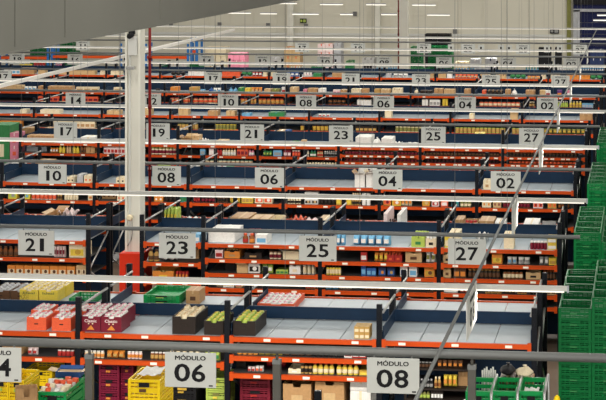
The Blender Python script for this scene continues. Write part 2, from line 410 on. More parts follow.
def f(bm):
    a_, c_ = gx0 - g0, gx1 - g0
    bx(bm, a_, a_ + .10, -.36, -.30, 0, gz - .17); bx(bm, c_ - .17, c_, -.36, -.30, 0, gz - .17); bx(bm, a_, c_, -.36, -.30, gz - .17, gz)
    bx(bm, a_, a_ + .05, -.30, .3, 0, gz); bx(bm, c_ - .02, c_ + .03, -.30, .3, 0, gz); bx(bm, a_ + .05, c_ - .02, -.30, -.17, gz - .03, gz)
t = link('column_guard', colored(mesh_of('column_guard', f), 'guard_red'), None, (g0, CY, 0)); tag(t, 'bright red steel guard around the foot of the white column', 'guard')

# big sheet metal duct, top left
zb = HC - .80
dx, dy = at_z(0, 52.5, zb)
def f(bm):
    y0, y1 = dy - 5, 30.0
    n = 16
    for a in range(1):
        v = bx(bm, dx - .9, dx, y0, y1, zb, zb + 2.2)
        for q in v:
            if q.co.y > y1 - .1: q.co.z -= .0047 * (y1 - dy)
    for px in (15, 65, 160):
        # standing seams at measured positions on the side face
        k = (px - PX0) / F; ys = dx * (CO + k * S) / (k * CO - S)
        bx(bm, dx - .01, dx + .006, ys - .012, ys + .012, zb + .02, zb + 2.18)
t = link('ventilation_duct', None, None, (0, 0, 0)); tag(t, 'huge grey sheet metal duct crossing the top left corner, above everything', 'duct')
defm('duct', (118, 118, 110), .55, noise=.07, scale=.8)
link('casing', colored(mesh_of('casing', f), 'duct'), t)
def f(bm):
    v = bx(bm, dx - .92, dx + .012, dy - 5, 30.0, zb - .0, zb + .012)
    for q in v:
        if q.co.y > 29: q.co.z -= .0047 * (30 - dy)
link('bottom_flange', colored(mesh_of('bottom_flange', f), 'duct'), t)

# ------------------------------------------------------------------ product prototypes (unit box: x -.5...5, y 0..1, z 0..1)
def u_box(bm): bx(bm, -.5, .5, 0, 1, 0, 1)
def u_boxb(bm): bx(bm, -.5, .5, 0, 1, 0, 1); bevel(bm, .02)
def u_tape(bm): bx(bm, -.06, .06, -.004, 1.004, .75, 1.004); 
def u_mark(bm): bx(bm, -.2, .2, -.006, 0, .25, .55)
def u_frontpanel(bm): bx(bm, -.4, .4, -.012, 0, .15, .62)
def u_emblem(bm): lathe(bm, [(.19, 0), (.19, .012)], 14); bmesh.ops.rotate(bm, verts=bm.verts[:], cent=(0, 0, 0), matrix=Matrix.Rotation(math.pi / 2, 3, 'X')); bmesh.ops.translate(bm, verts=bm.verts[:], vec=(.06, -.012, .42))
def u_openbox(bm, t=.03):
    bx(bm, -.5, .5, 0, 1, 0, .04); bx(bm, -.5, .5, 0, t, .04, 1); bx(bm, -.5, .5, 1 - t, 1, .04, 1); bx(bm, -.5, -.5 + t, t, 1 - t, .04, 1); bx(bm, .5 - t, .5, t, 1 - t, .04, 1)
def u_flap(side):
    def f(bm):
        if side in (0, 1):
            s = -1 if side == 0 else 1
            v = [(s*.5, .02, 1), (s*.5, .98, 1), (s*.82, .98, 1.28), (s*.82, .02, 1.28)]
        else:
            y = 0 if side == 2 else 1; q = -.3 if side == 2 else .3
            v = [(-.48, y, 1), (.48, y, 1), (.48, y + q, 1.22 if side == 2 else 1.4), (-.48, y + q, 1.22 if side == 2 else 1.4)]
        a = [bm.verts.new(p) for p in v]; g = bm.faces.new(a); r = bmesh.ops.extrude_face_region(bm, geom=[g])
        for e in r['geom']:
            if isinstance(e, bmesh.types.BMVert): e.co.z += .02
        bmesh.ops.recalc_face_normals(bm, faces=bm.faces[:])
    return f
def u_tray(bm, t=.03):
    bx(bm, -.5, .5, 0, 1, 0, .05)
    prism(bm, [(-.5, .05), (.5, .05), (.5, 1), (.15, 1), (.12, .86), (-.12, .86), (-.15, 1), (-.5, 1)], 0, t)
    bx(bm, -.5, .5, 1 - t, 1, .05, 1); bx(bm, -.5, -.5 + t, t, 1 - t, .05, 1); bx(bm, .5 - t, .5, t, 1 - t, .05, 1)
def u_pillow(bm):
    n, m = 10, 7
    g = []
    for j in range(m):
        v = j / (m - 1); row = []
        for i in range(n):
            a = 2 * math.pi * i / n; th = math.sin(math.pi * (.06 + .88 * v)) ** .6
            row.append(bm.verts.new((.5 * math.copysign(abs(math.cos(a)) ** .5, math.cos(a)) * (.9 + .1 * math.cos(6 * v)), .5 + .5 * th * math.copysign(abs(math.sin(a)) ** .8, math.sin(a)), v)))
        g.append(row)
    for a, b in zip(g, g[1:]):
        for i in range(n): bm.faces.new((a[i], a[(i+1) % n], b[(i+1) % n], b[i])).smooth = True
    bm.faces.new(g[0][::-1]); bm.faces.new(g[-1])
def u_pack(bm):
    bmesh.ops.create_cube(bm, size=1); bmesh.ops.subdivide_edges(bm, edges=bm.edges[:], cuts=3, use_grid_fill=True)
    for v in bm.verts:
        p = v.co * 2; q = (abs(p.x) ** 5 + abs(p.y) ** 5 + abs(p.z) ** 5) ** .2
        m_ = max(abs(p.x), abs(p.y), abs(p.z)); v.co = p / q * m_ * .5
        v.co.z += .05 * math.sin(7 * v.co.x + 3 * v.co.y) - .04 * math.cos(9 * v.co.y); v.co.y += .5; v.co.z += .5
    for f_ in bm.faces: f_.smooth = True
def u_toplabel(bm): bx(bm, -.26, .26, .25, .75, .9, 1.03)
def u_plabel(bm): bx(bm, -.3, .3, -.015, .1, .3, .68)
def u_bottle(bm): lathe(bm, [(.0, 0), (.42, 0), (.48, .03), (.48, .55), (.42, .66), (.2, .82), (.17, .9)], 12, 0, .5)
def u_cap(bm): lathe(bm, [(.28, .82), (.32, .84), (.32, .99), (.29, 1)], 10, 0, .5)
def u_band(bm): lathe(bm, [(.49, .14), (.5, .15), (.5, .46), (.49, .47)], 12, 0, .5)
def u_jar(bm): lathe(bm, [(.44, 0), (.5, .05), (.5, .7), (.4, .82), (.4, .86)], 12, 0, .5)
def u_lid(bm): lathe(bm, [(.43, .84), (.45, .86), (.45, .98), (.42, 1)], 12, 0, .5)
def u_jband(bm): lathe(bm, [(.5, .16), (.512, .17), (.512, .6), (.5, .61)], 12, 0, .5)
def u_tin(bm): lathe(bm, [(.46, 0), (.5, .02), (.47, .05), (.47, .93), (.5, .96), (.5, 1), (.44, 1), (.43, .96)], 14, 0, .5)
def u_tband(bm): lathe(bm, [(.475, .1), (.48, .11), (.48, .88), (.475, .89)], 14, 0, .5)
def u_sack(bm):
    bmesh.ops.create_icosphere(bm, subdivisions=3, radius=.5)
    r = random.Random(4)
    for v in bm.verts:
        n = math.sin(v.co.x * 11) * .04 + math.sin(v.co.y * 13 + 1) * .04 + math.sin(v.co.z * 9 + 2) * .04 + r.uniform(-.015, .015)
        v.co *= (1 + n * 1.6); v.co.y += .5; v.co.z = max(0, v.co.z + .5)
    zm = max(v.co.z for v in bm.verts)
    for v in bm.verts: v.co.z /= zm
    for f_ in bm.faces: f_.smooth = True
def u_knot(bm): lathe(bm, [(.08, .9), (.05, 1.0), (.14, 1.14), (.1, 1.16)], 8, 0, .5)
def u_wave(bm):           # a flat crumpled sheet
    n = 8; g = [[bm.verts.new((i / n - .5, j / n, .6 + .3 * math.sin(i * 1.7 + j) + .25 * math.cos(j * 1.3))) for i in range(n + 1)] for j in range(n + 1)]
    for j in range(n):
        for i in range(n): bm.faces.new((g[j][i], g[j][i+1], g[j+1][i+1], g[j+1][i])).smooth = True
    r = bmesh.ops.extrude_face_region(bm, geom=bm.faces[:])
    for e in r['geom']:
        if isinstance(e, bmesh.types.BMVert): e.co.z += .12
    bmesh.ops.recalc_face_normals(bm, faces=bm.faces[:])
def u_crate(bm):
    # ventilated stacking crate: corner posts, slatted walls, rim, floor
    t = .035
    bx(bm, -.48, .48, .02, .98, .0, .06)
    for sx in (-.5, .5 - .09):
        for sy in (0, 1 - .06): bx(bm, sx, sx + .09, sy, sy + .06, 0, .93)
    for z0, z1 in ((.04, .14), (.2, .3), (.36, .62), (.7, .8)):
        for y in (.012, 1 - .012 - t): bx(bm, -.42, .42, y, y + t, z0, z1)
        for x in (-.49, .49 - t): bx(bm, x, x + t, .05, .95, z0, z1)
    for y in (0, 1 - .05): bx(bm, -.5, .5, y, y + .05, .88, 1)
    for x in (-.5, .5 - .04): bx(bm, x, x + .04, .05, .95, .88, 1)
    for k in range(5):
        x = -.3 + k * .15
        for y in (.012, 1 - .012 - t): bx(bm, x - .012, x + .012, y, y + t, .14, .88)
def u_grip(bm): bx(bm, -.16, .16, -.012, .012, .66, .86)
def u_ctag(bm): bx(bm, -.15, .06, -.008, .012, .42, .56)
PROTO = {
 'carton': [('body', u_box, 0), ('tape', u_tape, 1), ('printed_mark', u_mark, 2)],
 'plain': [('body', u_boxb, 0), ('tape', u_tape, 1)],
 'open_carton': [('body', u_openbox, 0), ('flap', u_flap(0), 1), ('flap', u_flap(1), 1), ('flap', u_flap(2), 0), ('flap', u_flap(3), 0)],
 'tray': [('body', u_tray, 0), ('label_panel', u_mark, 1)],
 'box': [('body', u_box, 0), ('front_panel', u_frontpanel, 1)],
 'emblem_box': [('body', u_boxb, 0), ('front_panel', u_frontpanel, 1), ('emblem', u_emblem, 2)],
 'pack': [('body', u_pack, 0), ('top_label', u_toplabel, 1)],
 'pouch': [('body', u_pillow, 0), ('label_panel', u_plabel, 1)],
 'bottle': [('body', u_bottle, 0), ('cap', u_cap, 1), ('label_band', u_band, 2)],
 'jar': [('body', u_jar, 0), ('lid', u_lid, 1), ('label_band', u_jband, 2)],
 'tin': [('body', u_tin, 1), ('label_band', u_tband, 0)],
 'sack': [('body', u_sack, 0), ('knot', u_knot, 0)],
 'sheet': [('body', u_wave, 0)],
 'crate': [('body', u_crate, 0), ('grip', u_grip, 1), ('label_plate', u_ctag, 2)],
}
CATS = dict(pack='packet', carton='carton', plain='carton', open_carton='carton', tray='tray', box='packet', emblem_box='packet', pouch='packet', bottle='bottle', jar='jar', tin='tin', sack='bag', sheet='sheet', crate='crate')
NAMES = dict(pack='wrapped_pack', carton='carton', plain='carton', open_carton='open_carton', tray='display_tray', box='product_box', emblem_box='product_box', pouch='pouch', bottle='bottle', jar='jar', tin='tin_can', sack='bag', sheet='wrapping_sheet', crate='plastic_crate')
def product(kind, cols, loc, dims, rz=0, name=None, tilt=0):
    parts = PROTO[kind]; cols = list(cols) + [cols[-1]] * 3
    nm = name or NAMES[kind]
    if len(parts) == 1:
        pn, fn, ci = parts[0]
        return link(nm, colored(cached(('u', kind, pn, 0), nm, fn), cols[ci]), None, loc, (tilt, 0, rz), dims)
    t = link(nm, None, None, loc, (tilt, 0, rz), dims)
    for i, (pn, fn, ci) in enumerate(parts):
        link(pn, colored(cached(('u', kind, pn, i), pn, fn), cols[ci]), t)
    return t
REG = {}
def register(o, desc, place, cat, group, order):
    REG.setdefault((desc, place), []).append((order, o, cat, group))
LV = ['top', 'second', 'third', 'fourth', 'fifth']
DEF_D = dict(carton=.34, plain=.34, open_carton=.34, tray=.36, box=.16, emblem_box=.18, pouch=.12, bottle=0, jar=0, tin=0, sack=.25, sheet=.3, crate=.4)
def bay_of(x): return max(0, int((XR - x) // B))
def put(n, side, lev, x0, x1, hp, cnt, kind, cols, desc, dy=None, d=None, layers=1, rz=0, gapf=.95, rows=1):
    """goods on rack row n; side F/R; x0..x1 pixel span, hp pixel height, cnt across"""
    Y = rowY(n) + (0 if side == 'F' else FD + GAP + .04)
    dy = dy if dy is not None else (.05 if side == 'F' else .3)
    Yf = Y + dy
    X0, X1 = px2x(x0, Yf), px2x(x1, Yf)
    sc = scale_at((x0 + x1) / 2, Yf); h = hp / sc
    k = bay_of((X0 + X1) / 2)
    z = L0 - (levels(n, k)[lev] if side == 'F' else -RZ) + .001
    w = (X1 - X0) / cnt
    for r in range(rows):
      for l in range(layers):
        for i in range(cnt):
            ww = w * gapf
            dd = d if d else (DEF_D[kind] or ww)
            xc = X0 + (i + .5) * w; yy = Yf + r * (dd + .01)
            xb_ = xk(round((XR - xc) / B)); lim = ww / 2 + (.05 if kind != 'open_carton' else .05)
            if abs(xc - xb_) < lim:
                if cnt > 2: continue
                xc = xb_ + (lim if xc > xb_ else -lim)
            o = product(kind, cols, (xc, yy, z + l * h), (ww, dd, h * .99), rz)
            tier = '' if layers == 1 else ('lower ' if l == 0 else 'upper ')
            rowt = '' if rows == 1 else ('front ' if r == 0 else 'rear ' if r == rows - 1 else 'middle ')
            shelf = LV[lev] if side == 'F' else 'rear top'
            register(o, desc, '%s%s%s shelf, %s, %s' % (tier, rowt, shelf, ROWW[n], bayw(bay_of(xc))), CATS[kind], '%ss on the %s' % (desc, ROWW[n]), xc)
    return
def flush_labels():
    for (desc, place), lst in REG.items():
        lst.sort(key=lambda e: e[0])
        for i, (_, o, cat, group) in enumerate(lst):
            lab = '%s, %s' % (desc, place)
            if len(lst) > 1:
                lab = '%s, %s from left, %s' % (desc, ordw(i + 1), place)
                if len(lab.split()) > 16: lab = '%s, %s along, %s' % (desc, ordw(i + 1), place)
            for a_, b_ in ((' rack row', ' row'), (' bay from right', ' bay rightwards' if 0 else ' bay from right'), (' shelf,', ','), (' bay from right', ' bay')):
                if len(lab.split()) > 16: lab = lab.replace(a_, b_)
            tag(o, lab, cat, group if len(lst) > 1 else None)
# ------------------------------------------------------------------ goods, listed as seen: row side level x0 x1 height count kind colours | description | options
GOODS = '''
1 F 0 354 369.5 6 3 box gold/cream | yellow printed juice packet | d=.12 layers=2 rows=2
1 F 1 27 37 7 2 pouch palepink/red | small red and white pouch |
1 F 1 57 74 6 4 jar red/white/red | red tomato jar | 
1 F 1 80 104 7 6 jar cream/white/orange | orange banded jar |
1 F 1 127 142 7.5 4 jar palepink/white/orange | white topped sauce jar |
1 F 1 150 166 7.5 4 jar amber/white/gold | amber sauce jar |
1 F 1 106 124 7 3 pouch orange/gold | orange crisp pouch |
1 F 1 2 22 8 3 carton kraft/tan/dark | small brown carton |
1 F 1 168 200 9 5 bottle dark/cream/amber | dark amber bottle |
1 F 1 204 225 9 4 pouch lime/green | lime green pouch |
1 F 1 231 258 8 5 jar orange/yellow/gold | orange jam jar |
1 F 1 258 282 7 4 pouch yellow/olive | yellow olive pouch |
1 F 1 283 312 8 4 bottle dark/black/brown | dark brown bottle |
1 F 1 313 344 8 6 bottle black/darkblue/dark | black squat bottle |
1 F 1 344 352 8 1 box white/red/blue | red blue white packet |
1 F 1 352 366 8 2 box red/white | red and white packet |
1 F 1 367 376 8 2 bottle dark/red/dark | red capped dark bottle |
1 F 2 232 246 7 2 carton dark/dark/dark | dark brown carton | d=.5 dy=.3
1 F 2 247 255 5 2 pouch palepink/red | red white pouch |
1 F 2 255 263 6 2 pouch white/coral | white coral pouch |
1 F 2 288 301 5 1 tray cream/white | low cream tray | d=.3
1 F 2 266 286 9 3 jar maroon/black/red | maroon preserve jar | dy=.4
1 F 2 300 312 9 3 jar gold/brown/dark | gold honey jar |
1 F 2 312 334 11.5 4 bottle yellow/red/cream | red capped yellow bottle |
1 F 2 336 358.5 11.5 4 bottle yellow/red/cream | red capped yellow squash bottle |
1 F 2 359 368 5 1 box mustard/yellow | flat yellow packet | d=.3
1 F 2 369 378 8 2 jar brown/gold/dark | brown paste jar |
2 F 1 -3 18 10 4 bottle amber/brown/brown | brown sauce bottle | 
2 F 1 21 51 10 2 carton cream/tan/brown | cream printed carton | dy=.4
2 F 1 27 38 4 1 sheet purple | flat purple sleeve | d=.25
2 F 1 53 65 11 4 pouch palepink/maroon | red speckled pouch |
2 F 1 68.5 85.5 14 1 emblem_box cream/yellow/mustard | large cream box with golden seal | d=.4
2 F 2 7 75 9.5 8 emblem_box orange/cream/brown | orange yellow coffee box | d=.2
2 F 2 76 87 11 2 emblem_box tan/cream/brown | tan box with brown seal | d=.3
2 F 1 147.5 159 12 2 bottle gold/brown/brown | brown golden bottle | 
2 F 1 160 176 4 1 sheet white | loose white sheet | d=.3
2 F 1 178 199 10 2 carton kraft/tan/dark | brown taped carton | dy=.4 d=.3
2 F 2 152 174 9 1 tray orange/yellow | orange display tray of packets | d=.5
2 F 2 154 172 9 5 jar orange/gold/red | orange lidded jar | dy=.09
2 F 2 175 188 9 4 pouch red/orange | red orange pouch |
2 F 0 193.5 200 8 1 box sky/white | blue and white carton | d=.3
2 F 0 206 234 11.5 1 plain white/white | big white carton | d=.72 dy=.1
2 F 0 242 248 10 1 bottle amber/coral/red | red topped orange bottle |
2 F 0 248.5 254.5 10 1 bottle amber/coral/orange | orange juice bottle |
2 F 0 248 261 9 2 pouch red/palepink | dark red pouch | dy=.6
2 F 0 255.5 267 9 1 box white/sky | blue topped milk box | d=.45
2 F 1 215 223 8 1 box palepink/red | red and white tea box | 
2 F 1 224 240 7 1 tray orange/kraft | orange front display tray | d=.5
2 F 1 226 238 9 4 jar dark/gold/amber | dark amber jar | dy=.12
2 F 1 244 262 6 1 tray dark/kraft | dark empty carton tray | d=.6
2 F 1 269 281 8 3 jar cream/brown/maroon | cream maroon jar |
2 F 1 282.5 299 8 1 open_carton cream/white | cream open carton | d=.5
2 F 1 306 319 8 3 pouch grey/white | grey white pouch |
2 F 2 225 236 8 1 open_carton dark/brown | dark open carton | d=.5 dy=.3
2 F 2 236.5 248 9 1 open_carton tan/white | tan and white open carton | d=.5
2 F 2 248 260 11 1 emblem_box white/dark/white | white box with black pattern | d=.25
2 F 2 261.5 273 9 2 pouch lime/white | green and white pouch |
2 F 2 276 288 4 3 box lime/green | flat lime packet | d=.25
2 F 2 289 300.5 9 1 tray white/cream | white cardboard tray | d=.5
2 F 2 302 319.5 9 4 tin cream/white/white | cream paper roll | d=.2
2 F 3 216 222 7 2 pouch cream/white | cream sachet pouch |
2 F 3 223 234 7 3 box white/cream | white cream packet |
2 F 3 235.5 242 7 1 emblem_box tan/red/red | tan red gift box | d=.2
2 F 3 305 319 8 5 jar amber/coral/red | amber red jar |
2 F 3 325 338 7 2 pouch sky/blue | bright blue pouch |
2 F 3 339 352 8 4 jar brown/dark/grey | brown spice jar |
2 F 3 364 382 8 5 jar dark/brown/amber | dark spice jar |
2 F 3 427 438 7 3 jar brown/dark/dark | dark brown spice jar |
2 F 3 443.5 458 8 1 plain white/cream | wide white carton | d=.35
2 F 3 460 468 6 2 pouch coral/white | coral snack pouch |
2 F 3 485 502 7 6 jar gold/amber/brown | golden nut jar |
2 F 3 505 515 7 3 pouch brown/gold | brown nut pouch |
2 F 3 517 527 7 3 jar gold/dark/amber | gold dark jar |
2 F 3 530 537 7 2 jar dark/amber/dark | dark amber jar |
2 F 0 336 345 10.5 2 pouch sky/white | sky blue pouch | d=.2
2 F 0 352 390 10 5 pouch sky/white | blue and white nappy pouch | d=.35
2 F 0 411 425 10 1 tray lime/green | green banded display tray | d=.65
2 F 0 412.5 424 12 4 pouch lime/cream | lime lettuce pouch | d=.15 dy=.1 rows=3
2 F 0 425.5 436.5 9 1 tray cream/dark | cream and black display tray | d=.65
2 F 0 426 436 11 3 pouch white/dark | black spotted white pouch | d=.15 dy=.1 rows=3
2 F 1 360.5 367 9 1 box red/white | red and white packet | d=.14
2 F 1 374 388 9 3 pouch orange/yellow | orange yellow pouch |
2 F 1 386.5 402 7 2 tray red/coral | red display tray | d=.45
2 F 1 388 401 9 4 pouch coral/red | coral red pouch | dy=.1
2 F 1 405 422 10 1 tray tan/brown | tan cardboard tray | d=.5
2 F 1 406.5 421 12 4 pouch tan/maroon | tan maroon pouch | dy=.1
2 F 1 425.5 436 11 2 pouch white/olive | white olive pouch |
2 F 2 326 341 9 5 jar yellow/black/cream | yellow black lidded jar |
2 F 2 361 366 10 1 box blue/sky | upright blue packet |
2 F 2 366.5 376 8 2 box blue/sky | bright blue packet |
2 F 2 378 386 9 1 emblem_box darkblue/blue/orange | navy box with orange disc |
2 F 2 387 395 9 1 emblem_box darkblue/blue/gold | navy box with golden disc |
2 F 2 400 407.5 10 1 box white/blue | white and blue packet | d=.3
2 F 2 409 417 10 1 box white/sky | white packet with sky panel | d=.3
2 F 2 424 435 10 1 emblem_box orange/mustard/brown | orange box with brown seal | d=.3
2 F 0 444.5 450 12 1 box yellow/cream | narrow yellow packet | d=.3
2 F 0 449 460 16 1 plain cream/tan | tall cream carton | d=.4
2 F 0 475.5 487 8 1 sheet white | tilted white cardboard sheet | d=.5 dy=.5
2 F 0 503.5 514 15 1 plain cream/tan | tall cream parcel carton | d=.35
2 F 0 530 547 8 5 jar maroon/white/maroon | dark red fruit jar | rows=2 
2 F 0 547.5 558.5 6.5 2 box yellow/white | yellow and white packet | layers=2 d=.25
2 F 1 443 451 8 1 carton tan/cream/dark | tan taped carton |
2 F 1 454 478 9 5 bottle dark/brown/gold | dark cooking bottle |
2 F 1 491.5 502.5 10 1 emblem_box orange/yellow/mustard | orange box with mustard seal | d=.3
2 F 1 507 517 7 2 pouch white/sky | white frosted pouch |
2 F 1 518 530 7 2 pouch white/grey | white grey pouch |
2 F 1 539 549 8 2 pouch grey/white | clear and white pouch |
2 F 1 550.5 558.5 7 1 emblem_box yellow/mustard/gold | pale yellow box |
2 F 2 443 451 9 1 carton tan/gold/brown | tan box with brown print |
2 F 2 453.5 466 10 2 emblem_box brown/orange/orange | brown orange box | d=.25
2 F 2 468 500 9 8 jar dark/gold/brown | dark gold lidded jar |
2 F 2 503 523 8 5 jar amber/dark/cream | amber dark lidded jar |
2 F 2 525.5 541 7 1 tray tan/black | tan tray with black print | d=.4
2 F 2 543 556 9 4 jar dark/amber/brown | dark coffee jar |
2 F 3 541 556 7 3 box tan/brown | tan brown packet |
2 F 0 13 60 6 0 sheet white | x |
2 R 0 45 57.5 7 1 open_carton kraft/tan | open kraft carton | d=.6 dy=.4
2 R 0 57.5 70 9 1 sheet palepink | crumpled red white film | d=.6 dy=.5
2 R 0 24 44 3.5 1 sheet tan | flat brown cardboard sheet | d=.6 dy=.3
2 R 0 163 177 16 4 pouch lime/yellow | leafy yellow green pouch | d=.18 rows=2
2 R 0 181 196 5 1 sheet white | flat white sheet | d=.6
2 R 0 229 249 8.5 1 plain kraft/tan | wide flat kraft carton | d=.7
2 R 0 249.5 269 8 1 plain tan/kraft | wide flat tan carton | d=.55
2 R 0 270 281 8 1 tray cream/kraft | cream tray with curled edge | d=.5
2 R 0 289.5 301 8 1 sheet coral | crumpled orange film | d=.6
2 R 0 302 317 6 1 sheet palepink | pink wrapping film | d=.6
2 R 0 317 331 8 1 plain tan/cream | low tan carton | d=.6
2 R 0 383.5 387.5 16 1 plain palepink/white | tall pale board box | d=.9
2 R 0 389 396 10 3 bottle brown/dark/amber | brown stacked bottle | rows=2
2 R 0 397 401 15 1 plain white/palepink | tall white board box | d=.9
2 R 0 345 366 8 4 bottle maroon/dark/dark | maroon bottle |
2 R 0 455 463.5 11 1 plain kraft/tan | tall kraft carton | d=.5
2 R 0 463.5 478 8 1 tray kraft/red | kraft tray with red packs | d=.5
2 R 0 465 477 9.5 3 pouch red/palepink | small red pouch | dy=.36
2 R 0 478.5 494 10 1 plain kraft/tan | big kraft carton | d=.6
2 R 0 494.5 505 9 1 plain white/tan | low white carton | d=.5
2 R 0 523 539 8 1 plain white/cream | flat white carton | d=.7
2 R 0 541 555 7 7 box dark/tan | dark upright packet | d=.5
3 F 0 67 74 5.5 2 carton cream/tan/dark | cream black marked carton |
3 F 0 77 83 8 1 plain silver/white | grey wedge carton |
3 F 0 84 92 7 2 carton cream/tan/coral | cream coral carton |
3 F 0 116 125 5.5 2 carton cream/tan/dark | small cream marked carton |
3 F 0 354.5 365 12.5 1 open_carton white/kraft | white open carton | d=.45
3 F 0 366 374 13 1 open_carton white/cream | narrow white open carton | d=.45
3 F 0 483 491 9 1 carton cream/tan/kraft | cream taped carton |
3 F 0 485 490 4 1 plain kraft/tan | small kraft carton | dy=.5
3 F 1 8 17 9 1 emblem_box yellow/lime/grey | yellow box with grey seal |
3 F 1 23 30 8 1 emblem_box yellow/lime/sky | yellow box with blue seal |
3 F 1 31 56 5 6 tin coral/white/white | white lidded coral tin | layers=2
3 F 1 57 62 8 2 bottle gold/tan/brown | gold tan bottle |
3 F 1 64 78 6.5 5 jar cream/dark/cream | cream dark jar |
3 F 1 88 95 7 2 carton cream/kraft/orange | cream orange carton |
3 F 1 97 116 8 4 carton kraft/tan/brown | kraft shelf carton | dy=.3
3 F 1 117 125 7 2 carton cream/tan/coral | cream coral box |
3 F 1 154 163 6 2 carton orange/cream/white | orange white carton |
3 F 1 164 177 8 3 bottle dark/brown/dark | dark vinegar bottle |
3 F 1 179 187 7 2 box teal/green | teal green packet |
3 F 1 191 200 8 4 bottle maroon/white/red | red and white bottle |
3 F 1 201 215 8 4 bottle dark/red/maroon | dark maroon bottle |
3 F 1 217 228 7 4 jar brown/red/dark | brown red lidded jar |
3 F 1 229.5 240 8 3 pouch yellow/mustard | yellow mustard pouch |
3 F 1 241.5 253 7 3 box yellow/gold | yellow gold packet |
3 F 1 254.5 281.5 8 3 emblem_box cream/coral/white | cream box with coral panel |
3 F 1 287 301 7 5 bottle cream/dark/dark | cream black bottle |
3 F 1 304.5 318 6 2 emblem_box white/dark/tan | white black patterned box | layers=2
3 F 1 320 335 7 4 bottle dark/maroon/dark | dark maroon flask |
3 F 1 336 351.5 8 3 box mustard/yellow | mustard yellow packet |
3 F 1 352 361 6 4 jar gold/cream/dark | gold cream jar | layers=2
3 F 1 361.5 370.5 6 2 tin white/white/white | white flowerlike tin | layers=2
3 F 1 383 391 9 1 emblem_box orange/coral/maroon | orange box with maroon seal |
3 F 1 392 401 8 1 emblem_box yellow/orange/white | yellow orange box |
3 F 1 401 412 8 3 pouch cream/orange | cream orange pouch |
3 F 1 422 430 8 1 emblem_box orange/mustard/tan | mustard orange box |
3 F 1 431.5 439 7 1 emblem_box palepink/red/white | pale box with red panel |
3 F 1 440.5 448 7 1 emblem_box coral/palepink/white | coral box with pale panel |
3 F 1 451 459 7 2 pouch sky/teal | teal blue pouch |
3 F 1 460 475 7 4 bottle olive/brown/cream | olive brown bottle |
3 F 1 482 491 8 2 carton cream/tan/orange | cream orange printed carton |
3 F 1 493 501 8 2 carton tan/cream/maroon | tan maroon carton |
3 F 1 503 530 7 8 jar brown/dark/maroon | dark maroon jar |
3 F 1 533 543 8 2 emblem_box palepink/coral/maroon | pink maroon box |
3 F 1 547.5 556.5 8 2 emblem_box gold/orange/coral | golden orange box |
3 F 1 558 573 7 4 jar dark/brown/amber | dark brown jar |
3 R 0 6 20 5 2 plain white/grey | white grey carton | d=.5
3 R 0 35 50 9 1 plain kraft/tan | tall kraft box | d=.5
3 R 0 52 58 4 3 pouch mustard/gold | mustard pouch |
3 R 0 67 90 5 4 tin white/white/cream | white small tin |
3 R 0 157 170 7 4 pouch lime/cream | leafy lime pouch |
3 R 0 186 199 5 2 plain white/cream | low white carton | d=.5
3 R 0 213 225 6 1 sheet white | crumpled white sheet | d=.6
3 R 0 226 233 7 2 box green/white | green white packet |
3 R 0 240 252 5 2 pouch maroon/white | maroon white pouch |
3 R 0 320 345 6 7 bottle dark/silver/grey | dark silver bottle |
3 R 0 365 376 5 1 sheet white | loose white cloth sheet | d=.6
3 R 0 444 466 4 1 sheet white | wide white cloth sheet | d=.6
4 F 0 170 176.5 4 1 plain white/cream | small white carton |
4 F 0 179 191 6 1 open_carton tan/kraft | open tan carton | d=.5
4 F 0 190 199 9 1 plain tan/kraft | tan slanted carton | d=.4
4 F 0 199 205.5 5 1 sheet white | white folded sheet | d=.4
4 F 0 215 226 4 1 plain tan/cream | flat tan carton | d=.45
4 F 0 290.5 297 4 1 plain green/olive | small green box |
4 F 0 301 306 6 1 emblem_box tan/yellow/brown | tan yellow box |
4 F 0 355 371 10 1 plain white/white | big white wrapped block | d=.7
4 F 0 372 380 8 1 sack white/white | small white bag | d=.4
4 F 0 381 392.5 9 1 plain white/white | smaller white wrapped block | d=.6
4 F 0 392 400 4 1 sheet white | flat white sheet | d=.6
4 F 0 405 419 3 1 sheet white | crumpled white cover sheet | d=.7
4 F 0 455 500 3 0 plain white | x |
4 F 1 25 47 5 2 plain silver/grey | grey metal box | dy=.3
4 F 1 50 58 5 3 pouch orange/white | orange white pouch |
4 F 1 58.5 65 8 2 bottle yellow/lime/yellow | yellow bright bottle |
4 F 1 66 71 9 2 bottle tan/kraft/tan | tan slender bottle |
4 F 1 72 79 8 2 bottle yellow/gold/yellow | golden yellow bottle |
4 F 1 80 86 8 2 bottle amber/dark/brown | amber dark bottle |
4 F 1 86 95 8 2 plain kraft/tan | kraft upright carton |
4 F 1 100 125 7 7 box palepink/red | pink red packet |
4 F 1 151 176 7 7 jar cream/lime/maroon | cream mixed jar |
4 F 1 200 205 6 1 box sky/grey | pale blue packet |
4 F 1 209 214 7 2 box palepink/white | pale pink packet |
4 F 1 214 222 7 3 bottle red/maroon/red | red slim bottle |
4 F 1 222 236 7 5 bottle cream/orange/white | cream orange bottle |
4 F 1 237 248 7 3 box coral/maroon | coral maroon packet |
4 F 1 248.5 257 7 3 bottle pink/red/white | pink red bottle |
4 F 1 260 272 5 4 pouch green/lime | green lime pouch |
4 F 1 273 282 6 1 box sky/grey | wide blue grey packet |
4 F 1 283.5 291 6 2 box maroon/palepink | maroon pale packet |
4 F 1 292 300 6 3 jar red/white/coral | red white jar |
4 F 1 303 309 6 3 bottle cream/white/grey | white slim bottle |
4 F 1 310 316 6 2 bottle green/teal/white | green teal bottle |
4 F 1 317 323 6 3 bottle tan/coral/red | tan coral bottle |
4 F 1 324 337 6 6 bottle grey/white/black | black white bottle |
4 F 2 303 337 6 12 bottle cream/black/grey | grey black capped bottle |
4 F 2 205 257 6 12 jar cream/teal/amber | mixed amber jar |
4 F 1 341 418 4.3 22 jar brown/dark/maroon | brown maroon spice jar |
4 F 1 422 500 4.3 22 jar dark/maroon/brown | dark brown spice pot |
